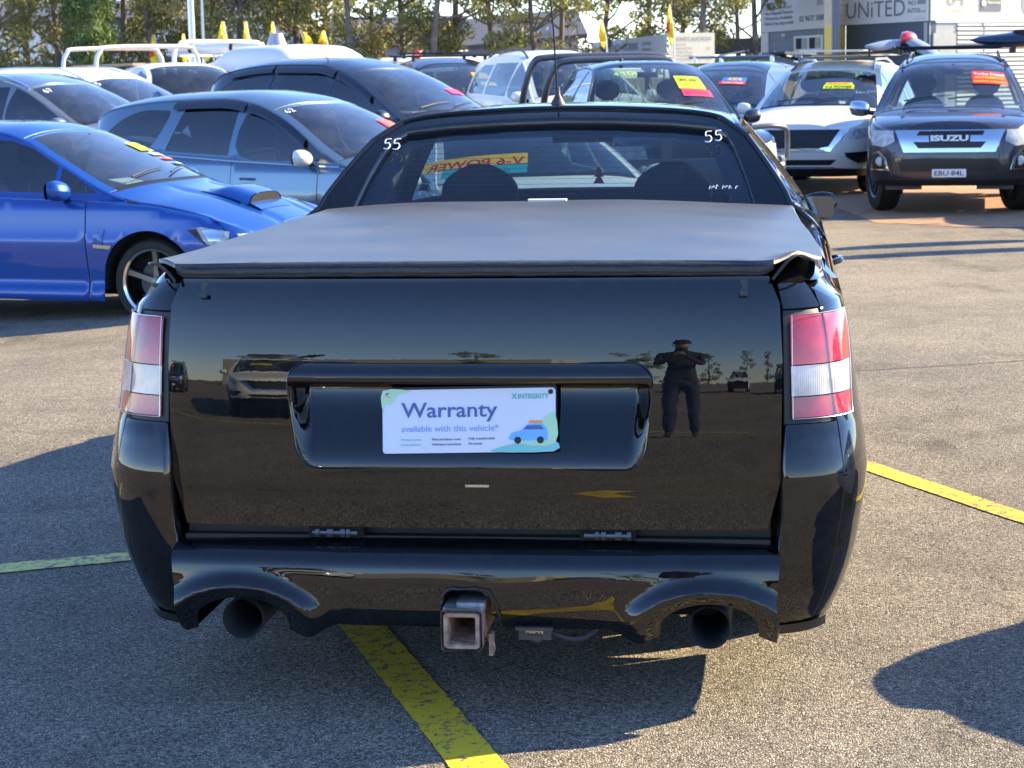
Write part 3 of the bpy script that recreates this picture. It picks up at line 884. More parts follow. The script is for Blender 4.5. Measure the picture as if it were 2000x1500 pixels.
# ------------------------------------------------------------------ the black ute
UTE = dict(L=5.02, gapw=.0035, paint='paint_black', n=5, nr=7, br=.75, bf=1.3, kf=.22, kr=.0, ym=3.0, p=3.2,
    top=[(0, 1.095), (.1, 1.135), (.4, 1.16), (1.9, 1.172), (1.97, 1.19), (2.22, 1.40), (2.36, 1.478), (2.75, 1.505), (3.1, 1.485), (3.35, 1.43), (3.9, 1.13), (4.0, 1.06), (4.45, .99), (4.9, .87), (5.02, .80)],
    belt=[(0, 1.045), (.06, 1.075), (.2, 1.10), (.5, 1.115), (1.9, 1.14), (2.4, 1.12), (3.7, 1.02), (4.1, .98), (4.6, .90), (5.0, .76)],
    side=[(.15, .88), (.2, .90), (.25, .925), (.33, .955), (.44, .98), (.60, 1.0), (.72, .985), (.80, .972), (.9, .96), (1.0, .945), (1.06, .915), (1.1, .882), (1.16, .852), (1.3, .82)],
    front=[(.2, 4.93), (.4, 5.02), (.6, 5.0), (.8, 4.92), (1.1, 4.7)],
    rear=[(.15, .04), (.2, .02), (.27, -.015), (.42, -.045), (.6, -.05), (.70, -.03), (.75, -.006), (.8, .0), (.9, .009), (1.0, .026), (1.06, .045), (1.1, .07), (1.2, .12)],
    rd=.055, tum=.60, tc=.35, cab=(1.9, 3.9), rr=.075, sill=.20, xcr=.93, axles=(1.10, 4.10, .335), archz=.335, archgap=.05,
    cuts=[(None, 2.28, 'quarter_panel'), (2.28, 3.62, 'door'), (3.62, None, 'fender')], rear_top=1.03, front_top=.78,
    windows=[[(2.42, 1.17), (3.35, 1.11), (3.62, 1.10), (3.50, 1.16), (3.28, 1.30), (3.02, 1.385), (2.75, 1.40), (2.50, 1.38)]],
    frame=(1.93, 3.86), roof=(2.36, 3.12), screen=(3.12, 3.92), hood=(3.96, 4.8), nose=.78, tw=.93, glass='glass_clear', sideglass='glass_tint',
    front_z=(.2, .8), front_panels=[([(-.5, .55), (.5, .55), (.55, .7), (-.55, .7)], 'plastic_black', .004, 'grille', False)],
    handles=[(2.55, .92)], mirror=(3.42, 1.01), mirror_dx=-.13, seats=[(-.37, 2.98), (.37, 2.98)], seatz=0.0, wheelx=.37, rw=.245, wheel_in=.045, mirror_scale=.72, res=.07)
UYAW = R(-7.5)
ute = empty('ute', (-.11, 5.06, 0), UYAW, 'black two door ute with grey vinyl tray cover and a warranty plate on its tailgate', 'ute')
cu = build_car(UTE, ute)
# tailgate surface
yT = pchip([(.465, .0045), (.50, .0035), (.557, .0015), (.574, -.0022), (.60, -.0038), (.70, -.003), (.80, .001), (.90, .0085), (1.0, .022), (1.06, .035), (1.10, .047)])
def ftail(x, z): return (x, yT(z) - .010 + .024 * (x / .775) ** 2 + .010 * (abs(x) / .775) ** 8, z)
rec = rrect(-.462, .622, .462, .888, .055, 7)
rec = [(x * (1 - .055 * sstep(.80, .62, z)), z + .010) for x, z in rec]
tg = panel('tailgate', [(-.744, .478), (.744, .478), (.775, .60), (.779, .9), (.772, 1.04), (.745, 1.106), (-.745, 1.106), (-.772, 1.04), (-.779, .9), (-.775, .60)],
           ftail, 'paint_black', ute, holes=[rec], res=.03, rim=.03)
tg['label'] = 'glossy black tailgate mirroring the sky and the lot behind'
def rdepth(x, z):
    z = z - .010
    w_ = .462 * (1 - .055 * sstep(.80, .62, z))
    ex = sstep(0, .045, w_ - abs(x))
    lip = .010 * math.exp(-((z - .852) / .022) ** 2)
    if z > .836: d = lip * 1.0 + 0.002
    elif z > .824: d = lip * 1.0 - .075 * sstep(.836, .824, z)
    else: d = -.075 * sstep(.618, .82, z) ** .92
    return (d if d > 0 else d * ex)
panel('handle_recess', rec, ftail, 'paint_black', ute, res=.0105, off=rdepth, rim=.01, gap=.0015)
m = MB(); q = smoothpoly([(x * 1.003, (z - .755) * 1.006 + .755) for x, z in rec], 1)
m.tube([Vector(ftail(a, b_)) + Vector((0, -.001, 0)) for a, b_ in q + [q[0]]], .0028, 5, cap=False); m.build('recess_edge', 'paint_black', ute)
# dealer plate
def fplate(x, z):
    return (x, -.002 + (z - .75) * .10, z + .02 * x)
pl = panel('dealer_plate', rrect(-.219, .673, .219, .832, .008, 3), fplate, 'plate_blue', ute, res=.06, rim=.004)
pl['label'] = 'pale blue warranty plate with green corners'
pb = panel('plate_bracket', rrect(-.212, .675, .222, .837, .008, 3), lambda x, z: (x, .006 + (z - .75) * .10, z + .02 * x), 'plastic_black', ute, res=.08, rim=.004)
panel('print_patch', smoothpoly([(-.218, .831), (-.150, .831), (-.160, .823), (-.182, .820), (-.186, .806), (-.196, .797), (-.212, .795), (-.218, .778)], 3), fplate, 'plate_green', pl, off=.0006, rim=0)
panel('print_patch', smoothpoly([(.06, .674), (.215, .674), (.218, .70), (.16, .70), (.12, .694), (.085, .688)], 3), fplate, 'plate_teal', pl, off=.0006, rim=0)
panel('print_patch', smoothpoly([(.13, .694), (.218, .694), (.218, .768), (.195, .762), (.186, .745), (.180, .728), (.150, .735), (.136, .722)], 3), fplate, 'plate_green', pl, off=.0009, rim=0)
lettering([('Warranty', -.171, .763, .244, .037, .012)], fplate, 'ink_blue', pl)
lettering([('available with this vehicle*', -.171, .727, .247, .0155, .008)], fplate, 'ink_light_blue', pl)
lettering([('Parts and labour cover', -.093, .7045, .074, .0062, .006), ('Unlimited claims/kms', -.093, .692, .074, .0062, .006), ('Fully transferrable', .0, .7055, .066, .0062, .006), ('No excess', .0, .693, .034, .0062, .006)], fplate, 'ink_dark', pl)
lettering([('Protect your', -.171, .7045, .052, .0062, .0), ('investment', -.171, .692, .05, .0062, 0), ('INTEGRITY', .125, .806, .078, .0115, .03), ('x', .108, .806, .015, .02, .01)], fplate, 'ink_teal', pl)
ic = panel('car_print', smoothpoly([(.108, .703), (.106, .715), (.112, .722), (.132, .727), (.146, .740), (.158, .743), (.184, .743), (.194, .735), (.199, .722), (.198, .706), (.190, .702)], 3), fplate, 'car_icon', pl, off=.0014, rim=0)
panel('car_print', [(.138, .729), (.148, .739), (.182, .7395), (.190, .729)], fplate, 'ink_blue', pl, off=.0018, rim=0)
panel('car_print', rrect(.152, .745, .186, .751, .002, 2), fplate, 'sticker_orange', pl, off=.0014, rim=0)
for wx in (.124, .181): panel('wheel_print', [(wx + .0088 * math.cos(a), .7025 + .0088 * math.sin(a)) for a in lin(0, 5.9, 14)], fplate, 'ink_dark', pl, off=.0022, rim=0)
for wx, wz, mt in ((-.205, .819, 'chrome'), (.207, .822, 'plastic_black')):
    m = MB(); m.lathe([(0, .004), (.004, .004), (.0062, .0015), (.0062, 0)], Matrix.Translation(Vector(fplate(wx, wz)) + Vector((0, -.001, 0))) @ Matrix.Rotation(R(90), 4, 'X'), 12); m.build('screw', mt, pl)
# key/latch strip under the recess
m = MB(); m.box((0.02, -.0125, .589), (.06, .006, .006)); m.build('latch', 'satin_metal', ute)
# rear wings around the lamps
for sg in (-1, 1):
    out = (sg * .3, -1, 0); fb = lambda a, b_, sg=sg: tuple(Vector(cu.back(sg * a, b_)))
    xc = lambda z: .93 * cu.aS(z)
    zs = lin(.225, .742, 12)
    inner = [(.752, .225), (.762, .30), (.783, .50), (.790, .742)]
    panel('rear_wing', [(xc(z), z) for z in zs] + inner[::-1], fb, 'paint_black', ute, out, res=.035, rim=.06)
    zs = lin(.745, 1.022, 10)
    # black lamp housing + lens pieces, on the rear face and round the corner
    panel('lamp_housing', [(.786, .745)] + [(xc(z), z) for z in zs] + [(.782, 1.022)], fb, 'plastic_black', ute, out, res=.04, rim=.03, off=-.006)
    zs3 = lin(1.025, 1.09, 6)
    panel('fender_corner', [(.781, 1.025)] + [(xc(z), z) for z in zs3] + [(.745 + .02, 1.09)], fb, 'paint_black', ute, out, res=.03, rim=.02)
    lampr = empty('tail_lamp', (0, 0, 0)); lampr.parent = ute
    lampr['label'] = 'bright red and clear tail lamp in the sun' if sg > 0 else 'dull faded red and clear tail lamp in shade'
    for z0, z1, mt in ((.758, .808, 'lens_red'), (.811, .885, 'lens_clear'), (.888, 1.008, 'lens_red')):
        zs2 = lin(z0, z1, 5)
        sl_ = lambda z: .803 - .006 * (z - .75) / .26
        cl_ = [(sl_(z0), z0)] + [(xc(z) + .0, z) for z in zs2] + [(sl_(z1), z1)]
        panel('reflector', cl_, fb, mt, lampr, out, res=.03, rim=.0, off=-.001)
        panel('lens', cl_, fb, 'lens_cover', lampr, out, res=.03, rim=.006, off=.004)
        if mt == 'none':
            for cx_ in ((.835, .885) if z1 > .9 else (.845,)):
                zc_ = (z0 + z1) / 2 - (.02 if z1 > .9 else 0); rr_ = .020 if z1 > .9 else .014
                panel('reflector_bowl', [(cx_ + rr_ * math.cos(a), zc_ + rr_ * 1.2 * math.sin(a)) for a in lin(0, 5.9, 14)], fb, 'lens_dark_red', lampr, out, res=.02, off=-.002, rim=.003)
        elif mt == 'lens_clear':
            panel('bulb', [(.860 + .010 * math.cos(a), .850 + .013 * math.sin(a)) for a in lin(0, 5.9, 12)], fb, 'headlamp_inner', lampr, out, res=.02, off=-.002, rim=.003)
        # side piece
        fs = lambda a, b_, sg=sg: cu.side(a, b_, sg)
        yj = lambda z: cu.back(.93 * cu.aS(z), z)[1]
        ye = lambda z: .15 + .10 * (z - .75) / .26
        sd_ = [(yj(z), z) for z in zs2] + [(ye(z), z) for z in zs2[::-1]]
        panel('reflector', sd_, fs, mt, lampr, (sg, 0, 0), res=.03, rim=0, off=.0015)
        panel('lens', sd_, fs, 'lens_cover', lampr, (sg, 0, 0), res=.03, rim=.006, off=.005)
    m = MB()
    bd = [(.801, .756), (.797, 1.010)]
    edge = [Vector(fb(a, b_)) for a, b_ in [(.801, .756)] + [(xc(z), z) for z in [.756]]] 
    loop = [fb(.801 + (xc(.756) - .801) * t, .756) for t in lin(0, 1, 6)] + [cu.side(y, .756, sg) for y in lin(yj(.756), ye(.756), 4)[1:]] + \
           [cu.side(ye(z), z, sg) for z in lin(.78, 1.01, 6)] + [cu.side(y, 1.01, sg) for y in lin(ye(1.01), yj(1.01), 4)[1:]] + [fb(.797 + (xc(1.01) - .797) * t, 1.01) for t in lin(1, 0, 6)[1:]] + [fb(.797 + .004 * t, 1.01 - .254 * t) for t in lin(0, 1, 6)[1:]]
    ctr = Vector((0, .8, .9)); loop = [Vector(p) + (Vector((p[0], p[1] - .8, 0))).normalized() * .006 for p in loop]
    m.tube(loop, .0011, 5, cap=False); m.build('lamp_bezel', 'satin_metal', lampr)
    # bed side top and the corner dome
    ft = lambda a, b_: cu.top(a, b_)
    m = MB(); P = []
    for i, t in enumerate(lin(0, 1, 13)):
        row = []
        for u in lin(0, 1, 12):
            # dome between tailgate corner and the side
            x = sg * (.768 + (.885 - .768) * u); y = cu.back(abs(x), 1.09)[1] + .30 * t
            z = 1.092 + .042 * math.sin(math.pi * min(1, .12 + u * .95)) ** .7 * min(1, (t * 2.2)) ** .6 - .012 * u * (1 - t)
            row.append((x, y, z))
        P.append(row)
    m.quad_grid(P); m.build('corner_cap', 'paint_black', ute)
# centre bumper
yB = pchip([(.20, -.022), (.222, -.042), (.245, -.060), (.29, -.072), (.34, -.073), (.385, -.068), (.405, -.060), (.420, -.045), (.432, -.022), (.442, .010), (.452, .05)])
EX = (-.592, .600)
def fbump(x, z): return (x, yB(z) + .028 * (x / .76) ** 2, z)
def ell(cx, a, bb, n=18, z0=.236, rev=False):
    p = [(cx + a * math.cos(t), z0 + bb * math.sin(t)) for t in lin(0, math.pi, n)]; return p
A0, B0 = .122, .066
low = [(.765, .212), (.742, .212)] + [(EX[1] + A0, .212)] + ell(EX[1], A0, B0) + [(EX[1] - A0, .212), (.41, .212), (.385, .222), (.34, .236)] + [(.08, .240), (.075, .262), (.055, .275), (.06, .305), (.035, .332), (-.03, .338), (-.062, .325), (-.066, .29), (-.055, .262), (-.05, .242)] \
    + [(-.34, .236), (-.385, .222), (-.41, .212), (EX[0] + A0, .212)] + ell(EX[0], A0, B0) + [(EX[0] - A0, .212), (-.742, .214), (-.752, .225)]
def flare(x, z):
    o = 0
    for ex in EX:
        r_ = math.hypot((x - ex) / A0, (z - .236) / B0) if z > .2 else 9
        o += .022 * math.exp(-((r_ - 1.48) / .30) ** 2) - .005 * math.exp(-((r_ - 1.0) / .08) ** 2)
    # shallow body lines and dents: sheet that has been knocked about
    o += .0012 * math.sin(x * 7 + 1.3) * math.exp(-((z - .31) / .04) ** 2) + .0007 * math.sin(x * 17) * math.exp(-((z - .33) / .03) ** 2)
    o += -.002 * math.exp(-(((x + .33) / .012) ** 2 + ((z - .30) / .03) ** 2))
    return o
bp = panel('bumper', [(-.752, .225)] + [(-.762, .30), (-.775, .42), (-.775, .450), (.775, .450), (.775, .42), (.765, .30)] + low, fbump, 'paint_black', ute, res=.0135, off=flare, rim=.02)
bp['label'] = 'black rear bumper with two flared exhaust cut outs'
m = MB()
m.tube([(x, -.040 + .028 * (x / .76) ** 2, .236) for x in lin(-.33, -.06, 12)], .006, 8); m.tube([(x, -.040 + .028 * (x / .76) ** 2, .236) for x in lin(.09, .33, 12)], .006, 8)
m.build('bumper_lip', 'paint_black', ute)
m = MB()   # torn edge of the hitch opening
rj = random.Random(5); q = smoothpoly([(.08, .240), (.079, .265), (.072, .30), (.052, .332), (.0, .340), (-.052, .335), (-.068, .30), (-.062, .262), (-.052, .242)], 5, False)
m.tube([Vector(fbump(a + rj.uniform(-.0015, .0015), b_ + rj.uniform(-.002, .002))) + Vector((0, -.004, 0)) for a, b_ in q], [rj.uniform(.003, .0055) for _ in q], 6); m.build('hitch_opening_edge', 'plastic_black', ute)
for sg in (-1, 1):                # side skirts of the bumper
    P = []
    for z, dx in ((.20, -.012), (.228, .0)):
        P.append([(sg * x, cu.back(x, .24)[1] + .004 + (.02 if z < .21 else 0), z) for x in lin(.735, .89, 8)] )
    m = MB(); m.quad_grid(P); m.quad_grid([[(p[0], p[1], p[2]) for p in P[0]], [(p[0] * .97, p[1] + .22, p[2] + .02) for p in P[0]]]); m.build('bumper_skirt', 'plastic_black', ute)
# dark ledge and hinges under the tailgate
m = MB(); m.box((0, .09, .440), (1.50, .13, .02)); m.box((0, .07, .49), (1.50, .02, .12)); m.build('tailgate_sill', 'plastic_black', ute)
for hx in (-.35, .345):
    m = MB(); m.tube([(hx - .058, -.001, .462), (hx + .058, -.001, .4615)], .006, 8)
    for dx, wd in ((-.05, .010), (-.02, .016), (.015, .012), (.03, .010)): m.tube([(hx + dx * (1 if hx < 0 else -1), -.001, .462), (hx + dx * (1 if hx < 0 else -1) + wd, -.001, .462)], .0115, 6)
    m.build('hinge_bolt', 'rim_grey', ute)
    m = MB(); m.box((hx, .022, .465), (.14, .03, .035)); m.build('hinge_slot', 'liner', ute)
# exhausts
for ex, ez in ((-.592, .240), (.600, .236)):
    m = MB(); A = Matrix.Translation((ex, 0, ez)) @ Matrix.Rotation(R(90), 4, 'X')
    m.lathe([(.046, -.5), (.046, -.2), (.046, -.02), (.0505, .02), (.0525, .032), (.0535, .03), (.0535, .0), (.052, -.04), (.052, -.6)], A, 28)
    m.build('exhaust_pipe', 'plastic_grey', ute)
    m = MB(); m.box((ex, .55, .33), (.30, .02, .22)); m.box((ex - .11, .2, .30), (.02, .3, .04)); m.tube([(ex + .09, .1, .30), (ex + .09, .5, .32)], .01); m.build('exhaust_bracket', 'liner', ute)
# tow hitch
m = MB(); zc, o_, i_ = .250, .046, .034
def sq(r_, y, rr=.008): return [(-.006 + a, y, zc + b_) for a, b_ in rrect(-r_, -r_, r_, r_, rr, 3)]
loops = [sq(i_, .18, .005), sq(i_, -.146, .005), sq(i_ + .003, -.150, .006), sq(o_ - .002, -.150, .010), sq(o_, -.146, .011), sq(o_, .15, .011)]
P = [lp + [lp[0]] for lp in loops]; m.quad_grid(P, 0); m.face([q for q in loops[0]], 0)
m.box((-.006, -.135, zc), (.108, .014, .0)) if False else None
hz = m.build('tow_hitch', 'steel_rust', ute, sharp=50); hz['label'] = 'rusty square tow hitch receiver'
m = MB(); P = []
for y in (-.118, -.150): P.append([(-.006 + a, y, zc + b_) for a, b_ in rrect(-.052, -.052, .052, .052, .012, 3)] + [(-.006 + .052, y, zc - .04)])
m.quad_grid(P); m.build('hitch_collar', 'steel_rust', hz, sharp=50)
m = MB(); m.box((-.006, .05, zc + .046), (.10, .34, .012)); m.box((.01, .0, zc + .05), (.07, .2, .02)); m.build('hitch_top', 'steel_raw', hz)
m = MB(); m.tube(smoothpoly([(.05, -.09, .225), (.062, -.10, .21), (.064, -.10, .195), (.060, -.085, .185), (.055, -.06, .19)], 3, False), .007); m.box((.062, -.10, .207), (.01, .03, .055)); m.build('hitch_pin_plate', 'steel_rust', hz)
m = MB(); m.box((.165, -.03, .222), (.082, .05, .034)); m.box((.165, -.055, .238), (.092, .04, .008)); m.box((.165, -.056, .212), (.03, .006, .012)); m.tube([(.165, -.03, .208), (.165, -.03, .196)], .016)
sk = m.build('trailer_socket', 'plastic_grey', ute)
lettering([('Narva', .143, .223, .044, .009, .01)], lambda x, z: (x, -.0555, z), 'satin_metal', sk, 'embossing')
m = MB(); m.tube(smoothpoly([(.20, -.02, .215), (.25, -.02, .200), (.29, -.015, .205), (.33, .02, .235), (.36, .1, .26)], 4, False), .007, 6); m.build('cable', 'plastic_grey', ute)

# ---- tonneau cover
def cz(x, y):
    xw = .88; c0 = 1.134 + .040 * sstep(-.3, 1.9, y) ** .9; e = c0 - .004 - .026 * sstep(-.1, .9, y)
    z = c0 - (c0 - e) * (abs(x) / xw) ** 2.4; wv_ = sstep(.12, .6, y)
    z += wv_ * (.0022 * math.sin(y * 11 + x * 2) * math.exp(-((abs(x) - .6) / .25) ** 2) + .0018 * math.sin(x * 9 + y * 3))
    # corner lifts over the fender dome
    z += (.020 if x > 0 else .008) * math.exp(-(((abs(x) - .81) / .04) ** 2 + ((y - .10) / .11) ** 2))
    return z
def cw(y, s_=1): return .754 + ((.878 if s_ > 0 else .842) - .754) * sstep(.04, .20, y) ** .8 - .065 * sstep(.4, 1.93, y)
def fcov(t, y):
    # corners pulled: rear edge bends forward near the sides
    x = t * cw(y, 1 if t > 0 else -1); return (x, y + .0, cz(x, y) + .012)
cv = patch('tray_cover', fcov, lin(-1, 1, 61), [.048, .055, .065, .08, .095, .11, .13, .15, .17, .19, .22, .3, .45, .6, .8, 1.0, 1.2, 1.4, 1.6, 1.8, 1.93], 'vinyl', ute, rim=.012)
cv['label'] = 'faded grey vinyl tray cover, stretched and slightly wrinkled'
P = []
for x in lin(-.752, .757, 90):
    k = cz(x, .05) + .012; row = []
    dz = .0004 * math.sin(x * 31) + .0003 * math.sin(x * 77); en = 1 - .35 * sstep(.73, .757, abs(x))
    for (yy, zz) in ((-.030, .0), (-.045, -.001), (-.054, -.006), (-.057, -.013), (-.0545, -.0165), (-.058, -.021), (-.060, -.030), (-.058, -.037), (-.055, -.0395), (-.057, -.044), (-.050, -.050), (-.035, -.050), (-.02, -.046)):
        row.append((x, yy + .082 + .024 * (x / .775) ** 2, k + zz * en * .76 + dz))
    P.append(row)
m = MB(); m.quad_grid(P); m.face([q for q in P[0]], 0); m.face([q for q in P[-1]][::-1], 0)
m.build('cover_edge', 'vinyl_edge', cv)
for sg in (-1, 1):               # piping over the corner
    m = MB(); pts = smoothpoly([(sg * .754, .040, 1.100), (sg * .770, .045, 1.120), (sg * .795, .055, 1.138 + .010 * (sg > 0)), (sg * .818, .075, 1.146 + .012 * (sg > 0)), (sg * .84, .11, 1.141 + .007 * (sg > 0)), (sg * .854, .15, 1.138), (sg * .858, .20, 1.132)], 5, False)
    m.tube(pts, .0042, 8); m.build('cover_piping', 'plastic_black', cv)
    m = MB(); P = []
    for y in lin(.20, 1.92, 24):
        x = sg * cw(y, sg); z = cz(x, y); P.append([(x, y, z + .012), (x + sg * .008, y, z + .002), (x + sg * .006, y, z - .02)])
    m.quad_grid(P); m.build('cover_side_fold', 'vinyl', cv)
for hx, l_ in ((-.682, 0), (.684, 1)):
    m = MB(); P = []
    for (yy, zz) in ((-.030, 1.10), (-.034, 1.083), (-.040, 1.066), (-.050, 1.058), (-.060, 1.062), (-.056, 1.072)):
        P.append([(hx - .009, yy + .09, zz), (hx + .009, yy + .09, zz)])
    m.quad_grid(P); m.quad_grid([[(x_, y_ - .002, z_) for x_, y_, z_ in r_] for r_ in P]); m.build('strap_loop', 'plastic_grey' if l_ else 'white_trim' if False else 'plastic_grey', cv)
# ---- rear of the cab
yC = pchip([(1.10, 1.90), (1.20, 1.985), (1.30, 2.085), (1.40, 2.21), (1.45, 2.285), (1.475, 2.33), (1.49, 2.37)])
def fcab(x, z): return (x, yC(z) - .03 * (x / .6) ** 2 * 0 + .0, z)
def cab_edge_x(z): return cu.side(yC(z), z)[0]
ol = []
for z in lin(1.10, 1.385, 10): ol.append((cab_edge_x(z) - .001, z))
top_arc = smoothpoly([(ol[-1][0], ol[-1][1]), (.600, 1.425), (.545, 1.452), (.42, 1.470), (.2, 1.482), (0, 1.486)], 4, False)
right = ol[:-1] + top_arc
outer = right + [(-x, z) for x, z in right[::-1][1:]]
gh = [(.700, 1.135), (.682, 1.19), (.650, 1.28), (.612, 1.365), (.588, 1.402), (.548, 1.426), (.40, 1.443), (.2, 1.453), (0, 1.457)]
gh = gh + [(-x, z) for x, z in gh[::-1][1:]]
panel('rear_window_surround', outer, fcab, 'paint_black', ute, holes=[gh], res=.035, rim=.05)
rg = panel('rear_window', gh, fcab, 'glass_rear', ute, res=.06, off=-.028, rim=0)
rg['label'] = 'tinted rear window with white handwritten numbers'
fgl = lambda x, z: tuple(Vector(fcab(x, z)) + Vector((0, .022, -.018)))
# ceramic black border
ih = [(.602, 1.185), (.575, 1.28), (.54, 1.36), (.505, 1.392), (.40, 1.408), (0, 1.418)]; ih = ih + [(-x, z) for x, z in ih[::-1][1:]]
gb = [(x * .995, z) for x, z in gh]
glass('glass_border', (.06, .085, .12), .9)
panel('window_border', gb, fgl, 'glass_border', rg, holes=[smoothpoly(ih, 3)] if False else [ih], res=.06, off=-.012, rim=0)
m = MB()
for k in range(12):
    z = 1.20 + k * .0175; xx = .585 - (z - 1.2) * .42
    m.tube([Vector(fgl(x, z)) + Vector((0, .004, 0)) for x in lin(-xx, xx, 14)], .0006, 4)
simple('heater_line', (.16, .07, .06), .5); m.build('heater_lines', 'heater_line', rg)
def five(x, z, s): return [[(x + .62 * s, z + 1.0 * s), (x + .08 * s, z + .95 * s), (x + .05 * s, z + .58 * s), (x + .4 * s, z + .60 * s), (x + .62 * s, z + .35 * s), (x + .42 * s, z + .04 * s), (x, z + .08 * s)]]
strokes('handwritten_number', five(-.615, 1.353, .034) + five(-.582, 1.351, .036), fgl, .0022, 'chalk', rg, off=.030)
strokes('handwritten_number', five(.515, 1.362, .036) + five(.550, 1.366, .034), fgl, .0022, 'chalk', rg, off=.030)
rj = random.Random(11)
strokes('handwritten_note', [[(.535 + i * .011, 1.213 + .004 * (i % 2)), (.538 + i * .011, 1.222 + rj.uniform(-.002, .004)), (.543 + i * .011, 1.214 + .003 * (i % 3))] for i in (0, 1, 2, 4, 5, 6, 8)], fgl, .0011, 'chalk', rg, off=.03)
m = MB(); m.box((-.01, 1.925, 1.185), (.13, .04, .012)); m.build('paper_note', 'paper', cv)
for sg in (-1, 1):   # black bead along the edge of the surround
    m = MB(); rr_ = [q_ for q_ in ol + top_arc]; m.tube([Vector(fcab(sg * a, b_)) + Vector((0, .004, .003)) for a, b_ in smoothpoly(rr_, 2, False)], .010, 8); m.build('roof_edge_bead', 'paint_black', ute)
m = MB(); pth = [(-.045, 2.62, 1.50), (-.048, 2.60, 1.62), (-.052, 2.57, 1.78), (-.062, 2.55, 1.91)]
m.tube(smoothpoly(pth, 5, False), [.0035] * 16, 6); an = m.build('antenna', 'plastic_black', ute)
m = MB(); m.lathe([(.0, .06), (.007, .058), (.010, .03), (.022, .008), (.030, -.006)], Matrix.Translation((-.045, 2.63, 1.505)), 16); m.build('antenna_base', 'plastic_grey', an)
# air freshener and windscreen stickers seen from behind
m = MB(); m.face([(.065 + a, 3.08, 1.20 + b_) for a, b_ in ((0, .05), (-.014, .03), (-.006, .03), (-.02, .008), (-.008, .008), (-.022, -.018), (.022, -.018), (.008, .008), (.02, .008), (.006, .03), (.014, .03))]); m.tube([(.065, 3.08, 1.25), (.06, 3.08, 1.36)], .001, 4); m.build('air_freshener', 'pink', ute)
sticker(cu, ute, -.90, -.34, 3.66, 3.735, 'film_yellow', texts=[('V-6 POWER', 'film_red', .03, .15, .94, .7)], toff=-.009)
sticker(cu, ute, -.78, -.34, 3.74, 3.80, 'film_teal', texts=[('Bluetooth', 'film_white', .2, .2, .7, .55)], toff=-.009)
